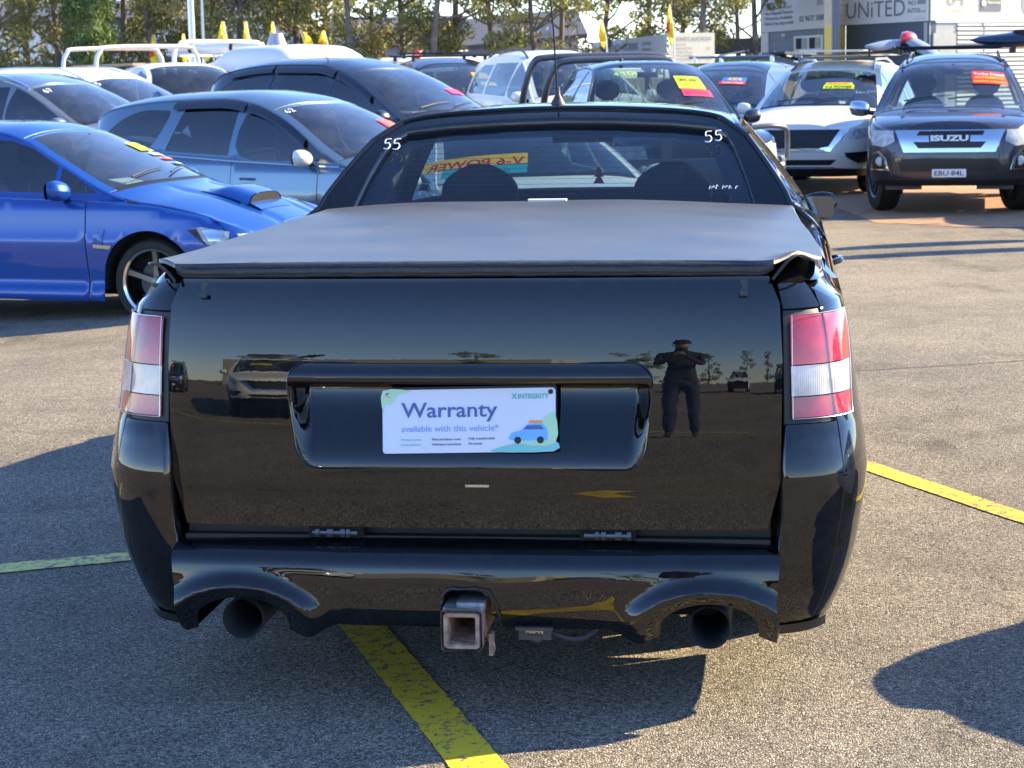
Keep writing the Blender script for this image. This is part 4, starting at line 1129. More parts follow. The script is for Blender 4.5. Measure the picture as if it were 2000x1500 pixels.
# ------------------------------------------------------------------ the other vehicles
def base(kind, **kw):
    if kind == 'suv':
        S = dict(L=4.9, n=5, nr=4.5, bf=1.05, br=1.1, kf=.24, kr=.12, ym=2.3, p=3.4, rr=.055,
            top=[(0, .9), (.06, 1.12), (.35, 1.62), (.55, 1.70), (1.4, 1.775), (2.1, 1.765), (2.5, 1.70), (2.85, 1.60), (3.75, 1.18), (3.92, 1.10), (4.4, 1.02), (4.78, .93), (4.9, .86)],
            belt=[(0, .98), (.3, 1.10), (1.2, 1.11), (2.6, 1.07), (3.6, 1.03), (3.95, 1.02), (4.5, .94), (4.9, .82)],
            side=[(.18, .86), (.28, .90), (.5, .945), (.75, .955), (.95, .945), (1.1, .92), (1.3, .90)],
            front=[(.2, 4.74), (.35, 4.86), (.55, 4.9), (.75, 4.87), (.9, 4.80), (1.1, 4.6)], rear=[(.2, .12), (.4, .03), (.6, .0), (.9, .05), (1.2, .14)],
            rd=.075, tum=.30, tc=.30, cab=(.3, 3.9), sill=.26, axles=(.98, 3.92, .375), archz=.375, archgap=.06,
            cuts=[(None, 1.55, 'rear_quarter'), (1.55, 2.50, 'rear_door'), (2.50, 3.52, 'front_door'), (3.52, None, 'fender')], rear_top=1.0, front_top=.86,
            windows=[[(.50, 1.22), (.62, 1.17), (1.36, 1.15), (1.36, 1.58), (.85, 1.58), (.60, 1.45)],
                     [(1.42, 1.15), (2.38, 1.12), (2.38, 1.60), (1.42, 1.60)], [(2.48, 1.12), (3.48, 1.09), (3.54, 1.12), (3.20, 1.30), (2.86, 1.46), (2.66, 1.54), (2.48, 1.58)]],
            frame=(.33, 3.80), roof=(.52, 2.72), screen=(2.74, 3.76), backlight=(.10, .50), hood=(3.80, 4.6), nose=.86, tw=.92,
            front_z=(.25, .88), handles=[(1.75, .93), (2.70, .93)], mirror=(3.42, 1.07), seats=[(-.37, 2.45), (.37, 2.45), (-.37, 1.5), (.37, 1.5)], seatz=.28, wheelx=.37, rw=.245,
            rimr=.255, spokes=(10, .05), res=.10, handlemat=None)
    elif kind == 'sedan':
        S = dict(L=4.55, n=5, nr=4.5, bf=1.0, br=1.1, kf=.26, kr=.14, ym=2.2, p=3.2, rr=.05,
            top=[(0, .86), (.1, .98), (.55, 1.04), (.95, 1.22), (1.35, 1.40), (1.8, 1.46), (2.2, 1.44), (2.5, 1.38), (2.75, 1.31), (3.4, 1.02), (3.52, .96), (4.0, .87), (4.4, .76), (4.55, .68)],
            belt=[(0, .84), (.4, .93), (1.2, .94), (2.4, .90), (3.3, .87), (3.6, .85), (4.1, .78), (4.55, .64)],
            side=[(.12, .80), (.22, .84), (.45, .885), (.65, .90), (.85, .88), (.95, .86), (1.2, .84)],
            front=[(.15, 4.40), (.3, 4.5), (.5, 4.55), (.68, 4.50), (.9, 4.3)], rear=[(.2, .1), (.4, .02), (.6, .0), (.9, .06)],
            rd=.06, tum=.42, tc=.35, cab=(.8, 3.4), sill=.18, axles=(.98, 3.62, .32), archz=.32, archgap=.05,
            cuts=[(None, 1.35, 'rear_quarter'), (1.35, 2.15, 'rear_door'), (2.15, 3.2, 'front_door'), (3.2, None, 'fender')], rear_top=.86, front_top=.68,
            windows=[[(1.22, .99), (2.08, .96), (2.08, 1.335), (1.75, 1.33), (1.42, 1.22)], [(2.17, .955), (3.10, .93), (3.18, .945), (2.86, 1.10), (2.62, 1.21), (2.40, 1.30), (2.17, 1.34)]],
            frame=(.82, 3.42), roof=(1.32, 2.48), screen=(2.5, 3.42), backlight=(.62, 1.3), boot=(.06, .60), hood=(3.46, 4.3), nose=.68, tw=.92,
            front_z=(.16, .70), handles=[(1.5, .80), (2.35, .79)], mirror=(3.02, .90), seats=[(-.35, 2.15), (.35, 2.15), (-.35, 1.3), (.35, 1.3)], seatz=.05, wheelx=.36, rw=.23,
            rimr=.22, spokes=(10, .05), res=.10)
    elif kind == 'pickup':
        S = base('suv'); 
        S.update(L=5.2, ym=2.7, top=[(0, 1.04), (1.62, 1.06), (1.70, 1.12), (1.86, 1.55), (1.98, 1.70), (2.5, 1.775), (2.85, 1.76), (3.2, 1.66), (3.85, 1.20), (3.98, 1.13), (4.5, 1.06), (5.05, .96), (5.2, .88)],
            belt=[(0, 1.06), (1.6, 1.07), (1.9, 1.09), (3.7, 1.04), (4.1, 1.03), (4.7, .98), (5.15, .84)], kr=.02, rd=.07, cab=(1.7, 4.0),
            front=[(.2, 5.05), (.35, 5.15), (.55, 5.2), (.75, 5.18), (.9, 5.12), (1.1, 4.9)], rear=[(.2, .05), (.5, .0), (1.1, .02)], nr=9,
            axles=(1.15, 4.22, .39), archz=.39, sill=.30, cuts=[(None, 1.72, 'tub_side'), (1.72, 2.70, 'rear_door'), (2.70, 3.72, 'front_door'), (3.72, None, 'fender')],
            windows=[[(1.95, 1.14), (2.60, 1.12), (2.60, 1.60), (2.05, 1.57)], [(2.72, 1.12), (3.72, 1.09), (3.76, 1.12), (3.45, 1.36), (3.15, 1.56), (2.95, 1.61), (2.72, 1.62)]],
            frame=(1.74, 3.92), roof=(1.98, 2.98), screen=(3.0, 3.88), backlight=(1.72, 1.96), hood=(3.92, 5.0), nose=.88, front_z=(.28, .9), handles=[(1.95, .95), (2.9, .93)], mirror=(3.55, 1.08),
            seats=[(-.37, 2.75), (.37, 2.75)])
    S.update(kw); return S
def at_heading(root, lref, wref, hdg, z=None):
    a = R(hdg - 90); ca, sa = math.cos(a), math.sin(a)
    x = wref[0] - (lref[0] * ca - lref[1] * sa); y = wref[1] - (lref[0] * sa + lref[1] * ca)
    root.rotation_euler = (0, 0, a); root.location = (x, y, gz(wref[0], wref[1]) if z is None else z)
def mir(p): return [(-a, b_) for a, b_ in p]

# --- blue sports sedan
def scoop(x, y):
    v_ = .0
    d = abs(x) - .42
    v_ -= .016 * math.exp(-((abs(x) - .30 - .02 * (4.4 - y)) / .05) ** 2) * sstep(3.5, 3.75, y)
    return v_
BL = base('sedan', L=4.6, paint='paint_blue', handlemat='paint_blue', rimr=.245, spokes=(5, .085), wheelmats=('rim_lip', 'rim_grey'), axles=(1.0, 3.70, .322), wheel_in=.02,
    top=[(0, .93), (.12, 1.08), (.55, 1.10), (.95, 1.25), (1.35, 1.40), (1.8, 1.470), (2.3, 1.458), (2.65, 1.39), (2.9, 1.29), (3.50, 1.03), (3.62, .985), (4.0, .91), (4.42, .77), (4.6, .68)],
    belt=[(0, .88), (.4, .97), (1.2, .965), (2.4, .925), (3.3, .90), (3.6, .89), (4.1, .81), (4.6, .62)],
    side=[(.12, .82), (.20, .87), (.27, .875), (.30, .855), (.36, .862), (.5, .885), (.64, .902), (.67, .893), (.85, .872), (.95, .852), (1.2, .84)],
    windows=[[(1.22, 1.01), (2.08, .985), (2.08, 1.345), (1.75, 1.34), (1.42, 1.24)], [(2.17, .98), (2.90, .955), (2.90, 1.17), (2.70, 1.26), (2.45, 1.33), (2.17, 1.35)], [(2.94, .955), (3.28, .955), (2.94, 1.15)]],
    screen=(2.62, 3.50), roof=(1.32, 2.60), frame=(.82, 3.50), hood=(3.54, 4.35), hood_fn=scoop, mirror=(3.0, .93), mirror_scale=.95, front=[(.15, 4.42), (.3, 4.55), (.5, 4.6), (.68, 4.52), (.9, 4.3)], framemat='paint_blue', glass='glass_clear', sideglass='glass_tint', res=.07, nose=.67, front_top=.67,
    front_panels=[([(-.30, .42), (.30, .42), (.36, .62), (-.36, .62)], 'plastic_black', .004, 'grille', False), ([(-.55, .2), (.55, .2), (.60, .36), (-.60, .36)], 'plastic_black', .004, 'intake', False)])
blue = empty('car', (0, 0, 0), 0, 'bright blue sports sedan with a bonnet scoop and lime sign on its windscreen', 'car', 'cars facing right in the left rows')
c = build_car(BL, blue); at_heading(blue, (.80, 3.70), (-2.54, 14.6), -20, z=-.125)
# scoop housing
sy0, sy1 = 3.80, 4.20
P = []
for v_ in lin(0, 1, 9):
    y = sy0 + (sy1 - sy0) * v_; row = []
    for u in lin(-1, 1, 15):
        x = u * (.25 + .03 * v_); z = c.top(x / c.edge(y)[0], y)[2]
        hh = .075 * sstep(0, .6, v_) * (1 - abs(u) ** 6); row.append((x, y, z + hh + .001))
    P.append(row)
m = MB(); m.quad_grid(P); so_ = m.build('bonnet_scoop', 'paint_blue', blue)
m = MB(); m.quad_grid([[(p[0] * .93, p[1] + .001, p[2] - .004) for p in P[-1]], [(p[0] * .93, p[1] + .002 - .0, c.top(p[0] / c.edge(p[1])[0], p[1])[2] + .012) for p in P[-1]]]); m.build('scoop_mouth', 'liner', so_)
m = MB(); m.quad_grid([[(p[0] * .93, p[1] + .004, c.top(p[0] / c.edge(p[1])[0], p[1])[2] + .013) for p in P[-1]], [(p[0] * .95, p[1] + .10, c.top(p[0] / c.edge(p[1] + .1)[0], p[1] + .1)[2] + .003) for p in P[-1]]]); m.build('scoop_lip', 'paint_blue', so_)
fs = lambda a, b_: c.side(a, b_, 1)
hl = empty('headlamp', (0, 0, 0)); hl.parent = blue
yj = c.front(.93 * c.aS(.66), .66)[1]
panel('lamp_glass', [(yj - .30, .705), (yj - .20, .725), (yj, .690), (yj, .60), (yj - .12, .60)], fs, 'headlamp_inner', hl, (1, 0, 0), res=.04, off=.004, rim=.01)
panel('lamp_reflector', [(yj - .19, .70), (yj - .12, .705), (yj - .03, .68), (yj - .05, .63), (yj - .13, .63)], fs, 'chrome', hl, (1, 0, 0), res=.05, off=.009, rim=0)
panel('lamp_surround', [(yj - .30, .705), (yj - .23, .715), (yj - .15, .60), (yj - .17, .61)], fs, 'plastic_black', hl, (1, 0, 0), res=.05, off=.008, rim=0)
panel('lamp_glass', [(.55, .60), (.80, .605), (.80, .675), (.58, .67)], c.front, 'headlamp_inner', hl, (0, 1, 0), res=.04, off=.004, rim=.01)
panel('side_vent', [(3.27, .56), (3.33, .56), (3.36, .70), (3.27, .72)], fs, 'paint_blue', blue, (1, 0, 0), res=.05, off=.008, rim=.01)
panel('badge', [(3.27, .575), (3.40, .565), (3.42, .59), (3.27, .598)], fs, 'satin_metal', blue, (1, 0, 0), res=.05, off=.012, rim=.004)
sticker(c, blue, -.70, -.28, 2.92, 3.06, 'lime', texts=[('Price', 'ink_dark', .3, .12, .5, .28), ('Alarm Tint', 'ink_dark', .25, .55, .6, .25)])
sticker(c, blue, -.76, -.36, 3.09, 3.14, 'white_trim', texts=[('EXTRAS', 'ink_blue', .15, .2, .7, .6)])
sticker(c, blue, -.80, -.40, 3.17, 3.215, 'sticker_red', texts=[('TURBO', 'white_trim', .15, .2, .7, .6)])
sticker(c, blue, -.85, -.45, 3.25, 3.30, 'sticker_blue', texts=[('Bluetooth', 'white_trim', .15, .2, .7, .6)])
m = MB(); p = c.topq(.35, 3.30); m.box((p[0], p[1] - .05, p[2] - .10), (.30, .2, .006), rot=Matrix.Rotation(R(-12), 3, 'X')); m.build('paper_sheet', 'paper', blue)
def wipers(c, root, q):
    for t0, t1 in ((.62, .0), (.05, -.55)):
        m = MB(); p0 = Vector(c.topq(t0, q + .0)) + Vector((0, 0, .02)); p1 = Vector(c.topq(t1, q - .10)) + Vector((0, 0, .012))
        m.tube([p0, p0.lerp(p1, .5) + Vector((0, 0, .012)), p1], [.008, .006, .004], 5); m.build('wiper', 'plastic_black', root)
wipers(c, blue, 3.44)

# --- slate blue seven seat wagon
CX = base('suv', L=5.07, paint='paint_slate', handlemat='paint_slate', rimr=.29, axles=(1.05, 3.98, .385), bright=(.55, 3.66), n=4, bf=1.3, res=.08,
    top=[(0, .95), (.06, 1.15), (.32, 1.56), (.50, 1.635), (1.3, 1.72), (2.0, 1.735), (2.5, 1.68), (2.9, 1.57), (3.75, 1.16), (3.9, 1.10), (4.4, 1.02), (4.9, .90), (5.07, .82)],
    belt=[(0, .98), (.3, 1.12), (1.2, 1.10), (2.4, 1.04), (3.5, 1.00), (3.9, .99), (4.5, .93), (5.05, .80)],
    side=[(.18, .88), (.28, .92), (.45, .955), (.62, .965), (.72, .985), (.85, .97), (1.0, .945), (1.1, .92), (1.3, .90)],
    windows=[[(.52, 1.20), (.70, 1.165), (1.18, 1.15), (1.38, 1.50), (1.25, 1.545), (.95, 1.535), (.66, 1.40)],
             [(1.42, 1.14), (2.26, 1.10), (2.26, 1.575), (1.56, 1.575)], [(2.40, 1.095), (3.30, 1.06), (3.60, 1.05), (3.30, 1.22), (2.98, 1.38), (2.70, 1.50), (2.40, 1.57)]],
    visors=[(1.42, 2.34), (2.38, 3.2)], sideglass='glass_tint', cuts=[(None, 1.42, 'rear_quarter'), (1.42, 2.34, 'rear_door'), (2.34, 3.42, 'front_door'), (3.42, None, 'fender')],
    handles=[(1.62, .90), (2.56, .88)], mirror=(3.28, 1.04), mirrormat='paint_white', frame=(.33, 3.82), roof=(.5, 2.78), screen=(2.8, 3.78), hood=(3.82, 4.7), front=[(.2, 4.9), (.35, 5.0), (.55, 5.07), (.75, 5.05), (.9, 4.98), (1.1, 4.8)],
    front_panels=[([(-.45, .5), (.45, .5), (.52, .80), (-.52, .80)], 'plastic_black', .004, 'grille', False)], seats=[(-.37, 2.3), (.37, 2.3), (-.37, 1.3), (.37, 1.3)])
slate = empty('car', (0, 0, 0), 0, 'slate blue seven seat wagon with white mirror cap beside the blue sedan', 'car', 'cars facing right in the left rows')
c = build_car(CX, slate); at_heading(slate, (.96, 3.28), (-1.93, 19.6), -33, z=-.21)
sticker(c, slate, -.72, -.30, 3.24, 3.38, 'pink', texts=[('7 SEATER', 'sticker_orange', .1, .2, .8, .6)])
def hand(root, c, s_, t, q, wd, h, mat='chalk'):
    fn = lambda a, b_: c.topq(a, b_); tv, tf, tw_ = text_geo(s_, -.005); V = []
    for u, v_ in tv:
        p, n = surf_n(fn, t - u / tw_ * wd + v_ * .15 * wd, q - v_ / .7 * h, (0, 0, 1), .006); V.append(tuple(p + n * .004))
    me = bpy.data.meshes.new('handwritten_number'); me.from_pydata(V, [], tf); me.materials.append(M[mat]); link('handwritten_number', me, root)
hand(slate, c, '62', .90, 2.94, .14, .08)
m = MB(); P = []
for k in range(8):
    t = k / 7; P.append([(-.02 + .0, .35 + .18 * t, 1.66 + .075 * t ** .6 * (1 - t ** 6)), (.0, .35 + .22 * t, 1.66 + .075 * math.sin(t * 2.6) ** .5 + .0), (.02, .35 + .18 * t, 1.66)])
m.lathe([(.035, 0), (.03, .02), (.014, .06), (0, .075)], Matrix.Translation((0, .55, 1.66)) @ Matrix.Diagonal((1, 3.2, 1, 1)), 12); m.build('roof_fin', 'paint_slate', slate)

# --- metallic wagon at the left edge (67) and white wagon behind it
def rails(c, root, y0, y1, mat, h=.05, t=.93):
    for sg in (-1, 1):
        m = MB(); ys = lin(y0, y1, 16); pts = []
        for i, y in enumerate(ys):
            p = Vector(c.top(sg * t, y)); k = min(1, 4 * i / 15, 4 * (15 - i) / 15); pts.append(p + Vector((0, 0, .008 + h * k)))
        m.tube(pts, .016, 6); m.build('roof_rail', mat, root)
WG = base('suv', L=4.6, paint='paint_wagon', bright=(.5, 3.5), sideglass='glass_tint', handles=[], axles=(.95, 3.62, .35), archz=.35)
def scaled(S, L):
    """stretch every y in a spec to a new length"""
    k = L / S['L']; S = dict(S); S['L'] = L
    for q in ('top', 'belt'): S[q] = [(y * k, z) for y, z in S[q]]
    for q in ('front', 'rear'): S[q] = [(z, y * k) for z, y in S[q]]
    for q in ('cab', 'frame', 'roof', 'screen', 'backlight', 'hood', 'boot', 'bright'):
        if q in S: S[q] = tuple(v * k for v in S[q])
    S['windows'] = [[(y * k, z) for y, z in w_] for w_ in S['windows']]
    S['cuts'] = [(a and a * k, b_ and b_ * k, n_) for a, b_, n_ in S['cuts']]
    S['axles'] = (S['axles'][0] * k, S['axles'][1] * k, S['axles'][2]); S['ym'] = S['ym'] * k
    if S.get('visors'): S['visors'] = [(a * k, b_ * k) for a, b_ in S['visors']]
    S['handles'] = [(y * k, z) for y, z in S['handles']]
    if S.get('mirror'): S['mirror'] = (S['mirror'][0] * k, S['mirror'][1])
    S['seats'] = [(x, y * k) for x, y in S.get('seats', [])]
    return S
def hscale(S, H):
    """change the height of a spec (z above the sill)"""
    z0 = .3; h0 = max(z for _, z in S['top']); k = (H - z0) / (h0 - z0); f = lambda z: z0 + (z - z0) * k if z > z0 else z
    S = dict(S); S['top'] = [(y, f(z)) for y, z in S['top']]; S['belt'] = [(y, f(z)) for y, z in S['belt']]
    for q in ('side', 'front', 'rear'): S[q] = [(f(z), v_) for z, v_ in S[q]]
    S['windows'] = [[(y, f(z)) for y, z in w_] for w_ in S['windows']]; S['front_z'] = tuple(f(z) for z in S['front_z'])
    for q in ('nose', 'rear_top', 'front_top'): S[q] = f(S[q])
    S['handles'] = [(y, f(z)) for y, z in S['handles']]
    if S.get('mirror'): S['mirror'] = (S['mirror'][0], f(S['mirror'][1]))
    return S
simple('wagon_roof', (.16, .21, .28), .15, .6, coat=1)
W1 = hscale(scaled(base('suv', paint='paint_wagon', bright=(.5, 3.66), sideglass='glass_tint', roofmat='wagon_roof'), 4.6), 1.68)
wagon = empty('car', (0, 0, 0), 0, 'silver blue wagon with chrome window line, cut by the left frame edge', 'car', 'cars facing right in the left rows')
c = build_car(W1, wagon); at_heading(wagon, (.66, 2.85), (-5.4, 24.6), -28, z=.08)
hand(wagon, c, '67', .80, 2.80, .16, .10); rails(c, wagon, .6, 2.5, 'chrome', .02)
W2 = hscale(scaled(base('suv', paint='paint_white', sideglass='glass_tint'), 4.7), 1.84)
wh = empty('car', (0, 0, 0), 0, 'white wagon with white roof rails behind the silver blue wagon', 'car', 'cars facing right in the left rows')
c = build_car(W2, wh); at_heading(wh, (.66, 2.85), (-5.05, 26.0), -26, z=.0); rails(c, wh, .6, 2.6, 'white_trim', .04)
hand(wh, c, '5', .85, 2.8, .08, .10)
W3 = hscale(scaled(base('suv', paint='paint_ink', sideglass='glass_tint'), 4.6), 1.66)
ds = empty('car', (0, 0, 0), 0, 'dark blue car with a pale roof rail at the far left edge', 'car', 'cars facing right in the left rows')
c = build_car(W3, ds); at_heading(ds, (.66, 2.85), (-7.6, 32.5), -20, z=.18); rails(c, ds, .5, 2.6, 'white_trim', .05)

# --- black four door with window visors
BK = hscale(base('suv', paint='paint_ink', sideglass='glass_tint', visors=[(.7, 1.4), (1.44, 2.42), (2.46, 3.1)]), 1.86)
bk = empty('car', (0, 0, 0), 0, 'black four door with smoked window visors behind the slate blue wagon', 'car', 'cars facing right in the left rows')
c = build_car(BK, bk); at_heading(bk, (.66, 2.85), (-1.66, 24.0), -38, z=.02)
sticker(c, bk, -.72, -.34, 3.30, 3.42, 'pink'); wipers(c, bk, 3.70)
m = MB(); p = c.topq(0, 3.0); m.box((-.1, p[1] - .95, 1.80), (.0, .0, .0)); m = MB()
m.tube([(.45, 2.15, 1.78), (.45, 2.0, 1.95)], .006, 5); m.build('antenna', 'plastic_black', bk)
m = MB(); p = c.topq(.4, 3.52); m.box((p[0], p[1] - .1, p[2] - .14), (.5, .3, .01)); m.build('paper_sheet', 'paper', bk)

# --- right hand group, facing the camera
WS = base('suv', L=5.0, paint='paint_white', handlemat='paint_white', rimr=.27, sideglass='glass_clear', glass='glass_clear', wheelmats=('satin_metal', 'satin_metal'), n=3.8, bf=1.5, res=.07, xcf=.93,
    front_panels=[
        ([(-.44, .60), (.44, .60), (.55, .86), (-.55, .86)], 'plastic_black', .004, 'grille', False),
        ([(.30, .575), (.42, .575), (.66, .865), (.54, .865), (.40, .64), (.30, .625)], 'chrome', .012, 'grille_chrome', True),
        ([(-.31, .575), (.31, .575), (.31, .62), (-.31, .62)], 'chrome', .012, 'grille_chrome', False),
        ([(.70, .865), (.62, .77), (.66, .735), (.78, .74), (.905, .83), (.905, .868)], 'headlamp_inner', .006, 'headlamp', True),
        ([(-.42, .40), (.42, .40), (.50, .47), (-.50, .47)], 'plastic_black', .006, 'intake', False),
        ([(.60, .56), (.62, .50), (.74, .42), (.88, .43), (.88, .57)], 'plastic_black', .006, 'fog_surround', True),
        ([(-.88, .25), (.88, .25), (.90, .33), (.5, .36), (-.5, .36), (-.90, .33)], 'plastic_black', .008, 'lower_valance', False),
        ([(-.44, .355), (.44, .355), (.48, .385), (-.48, .385)], 'chrome', .014, 'chrome_strip', False)])
wsu = empty('suv', (0, 0, 0), 0, 'white SUV with a chrome edged black grille and long roof rack', 'suv', 'four wheel drives parked facing the camera')
c = build_car(WS, wsu); at_heading(wsu, (-.86, 3.92), (4.94, 27.6), -110)
sticker(c, wsu, -.52, -.02, 3.26, 3.36, 'lime', texts=[('V-6 POWER', 'ink_dark', .06, .12, .88, .65)]); sticker(c, wsu, -.49, -.04, 3.20, 3.255, 'sticker_yellow', texts=[('Automatic', 'sticker_red', .1, .2, .8, .6)])
hand(wsu, c, '01', -.80, 2.84, .10, .06); wipers(c, wsu, 3.7)
rails(c, wsu, .7, 2.6, 'satin_metal', .045, .86)
m = MB()
for y in (1.2, 2.35): m.tube([(-.72, y, c.top(.8, y)[2] + .11), (.72, y, c.top(.8, y)[2] + .11)], .018, 6)
m.box((.0, 1.9, 1.90), (.9, 1.6, .012)); m.build('rack_bars', 'satin_metal', wsu)
m = MB(); m.box((.70, 1.9, 1.88), (.22, 2.2, .035)); m.tube([(.78, 2.9, 1.88), (.50, 2.6, 1.79)], .03, 6); m.build('awning', 'rack_black', wsu)
yj = c.front(.93 * c.aS(.8), .8)[1]
for sg in (-1, 1):
    panel('headlamp_side', [(yj, .868), (yj, .82), (yj - .28, .93), (yj - .30, .945)], lambda a, b_, sg=sg: c.side(a, b_, sg), 'headlamp_inner', wsu, (sg, 0, 0), res=.05, off=.004, rim=.01)

GR = base('suv', L=4.85, paint='paint_charcoal', rimr=.25, glass='glass_clear', sideglass='glass_tint', n=4.4, res=.07, axles=(.98, 3.92, .40), archz=.40, archgap=.07, sill=.32, mirrormat='chrome', mirror=(3.42, 1.12), mirror_scale=1.15,
    top=[(0, .95), (.06, 1.2), (.35, 1.66), (.55, 1.76), (1.4, 1.815), (2.1, 1.80), (2.5, 1.75), (2.85, 1.67), (3.62, 1.24), (3.80, 1.17), (4.3, 1.11), (4.7, 1.03), (4.85, .93)],
    belt=[(0, 1.02), (.3, 1.14), (1.2, 1.14), (2.6, 1.11), (3.6, 1.09), (3.95, 1.08), (4.5, 1.00), (4.85, .88)],
    side=[(.25, .86), (.35, .90), (.55, .93), (.85, .935), (1.05, .92), (1.2, .89), (1.4, .87)], front=[(.25, 4.72), (.42, 4.83), (.6, 4.85), (.8, 4.83), (.95, 4.76), (1.15, 4.55)],
    nose=.93, front_top=.93, front_z=(.33, .95),
    front_panels=[
        ([(-.50, .70), (.50, .70), (.60, .945), (-.60, .945)], 'chrome', .004, 'grille_chrome', False),
        ([(-.36, .885), (.36, .885), (.33, .93), (-.38, .93)], 'plastic_black', .010, 'grille_slot', False),
        ([(-.34, .745), (.34, .745), (.40, .815), (-.40, .815)], 'plastic_black', .010, 'grille_slot', False),
        ([(.62, .94), (.60, .82), (.72, .76), (.86, .78), (.865, .945)], 'headlamp_inner', .006, 'headlamp', True),
        ([(-.52, .49), (.52, .49), (.56, .56), (.52, .63), (-.52, .63), (-.56, .56)], 'plastic_black', .006, 'intake', False),
        ([(.66, .50), (.86, .50), (.86, .68), (.78, .72), (.70, .64)], 'chrome', .006, 'fog_bezel', True),
        ([(.69, .515), (.86, .515), (.86, .67), (.78, .695), (.715, .63)], 'paint_charcoal', .010, 'fog_surround', True),
        ([(-.84, .33), (.84, .33), (.86, .40), (-.86, .40)], 'plastic_black', .006, 'lower_valance', False)])
gsu = empty('suv', (0, 0, 0), 0, 'charcoal SUV with chrome grille reading ISUZU and a number plate, at the right edge', 'suv', 'four wheel drives parked facing the camera')
c = build_car(GR, gsu); at_heading(gsu, (.80, 3.92), (4.32, 23.9), -103)
for ch in gsu.children:
    if ch.name.startswith('wheel') and 'arch' not in ch.name and ch.location.y > 3: ch.rotation_euler.z += R(18)
ff = lambda a, b_: c.front(-a, b_)
panel('badge_back', rrect(-.225, .812, .225, .888, .02, 3), c.front, 'plastic_black', gsu, (0, 1, 0), off=.012, rim=.01)
lettering([('ISUZU', -.205, .822, .41, .055, .05)], ff, 'white_trim', gsu, 'badge_lettering', (0, 1, 0), off=.02)
pl = panel('number_plate', rrect(-.186, .425, .186, .515, .01, 2), lambda a, b_: (a, 4.87, b_), 'plate_white', gsu, (0, 1, 0), rim=.01)
lettering([('EBU\u00b784L', -.16, .445, .32, .052, .01)], lambda a, b_: (-a, 4.87, b_), 'ink_dark', pl, 'lettering', (0, 1, 0), off=.003)
for sx in (-.76, .76):
    m = MB(); P_ = Vector(c.front(sx, .60)); m.lathe([(0, .012), (.04, .012), (.052, .004), (.055, -.02)], Matrix.Translation(P_ + Vector((0, .012, 0))) @ Matrix.Rotation(R(-90), 4, 'X'), 16); m.build('fog_lamp', 'headlamp_inner', gsu)
for sx in (-.5, .5):
    m = MB(); m.box((sx, 4.66, .34), (.40, .03, .12)); m.build('front_mud_flap', 'plastic_grey', gsu)
sticker(c, gsu, -.80, -.28, 3.05, 3.28, 'sticker_red', texts=[('Turbo Diesel', 'white_trim', .05, .66, .9, .2), ('AUTOMATIC', 'sticker_yellow', .05, .38, .9, .18), ('FINANCE AVAILABLE', 'sticker_yellow', .05, .1, .9, .13)])
wipers(c, gsu, 3.60); rails(c, gsu, .7, 2.5, 'rack_black', .05, .88)
m = MB()
for y in (1.0, 2.2): m.tube([(-.74, y, 1.88), (.74, y, 1.88)], .02, 6)
for sg in (-1, 1):
    for y in (1.0, 2.2): m.box((sg * .70, y, 1.845), (.07, .06, .08))
    m.tube([(sg * .72, .6, 1.885), (sg * .72, 2.5, 1.885)], .014, 6)
m.build('rack_bars', 'rack_black', gsu)
m = MB(); p = c.topq(.3, 3.5); m.box((p[0], p[1] - .12, p[2] - .10), (.4, .25, .008)); m.build('paper_sheet', 'plate_blue', gsu)

# dark pickup with bull bar and grey sports bar
NV = base('pickup', paint='paint_ink_b', sideglass='glass_clear', mirrormat='paint_ink_b', res=.08,
    front_panels=[([(-.45, .62), (.45, .62), (.5, .86), (-.5, .86)], 'plastic_black', .004, 'grille', False),
                  ([(.56, .66), (.80, .66), (.88, .72), (.88, .87), (.60, .87)], 'headlamp_inner', .006, 'headlamp', True)])
nv = empty('pickup', (0, 0, 0), 0, 'dark dual cab pickup with a bull bar, grey sports bar and lime and pink sign', 'pickup', 'four wheel drives parked facing the camera')
c = build_car(NV, nv); at_heading(nv, (0, 5.2), (2.02, 21.4), -79)
sticker(c, nv, -.70, -.28, 3.34, 3.52, 'lime', texts=[('DRIVE AWAY', 'ink_dark', .1, .5, .8, .3)]); sticker(c, nv, -.74, -.30, 3.53, 3.62, 'pink', texts=[('AUTOMATIC', 'sticker_red', .05, .2, .9, .6)])
hand(nv, c, '4 TDI', .62, 3.30, .36, .07, 'lime'); wipers(c, nv, 3.8)
def shell(m, pts, th):     # thick plate following points
    m.quad_grid(pts)
m = MB(); P = []
for x in lin(-.96, .96, 21):
    y = 5.34 - .30 * (abs(x) / .96) ** 4; P.append([(x, y - .25, .74), (x, y - .02, .74), (x, y, .70), (x, y, .50), (x, y - .06, .42), (x, y - .25, .42)])
m.quad_grid(P); m.face(P[0]); m.face(P[-1][::-1]); bbp = m.build('bull_bar_channel', 'rollbar_grey', nv)
m = MB()
for sg in (-1, 1):
    m.tube(smoothpoly([(sg * .42, 5.36, 1.04), (sg * .70, 5.32, 1.06), (sg * .90, 5.20, 1.03), (sg * .95, 5.12, .92), (sg * .95, 5.12, .72)], 5, False), .028, 10)
m.tube([(-.44, 5.38, 1.08), (.44, 5.38, 1.08)], .03, 10)
m.build('bull_bar_tube', 'rollbar_grey', nv)
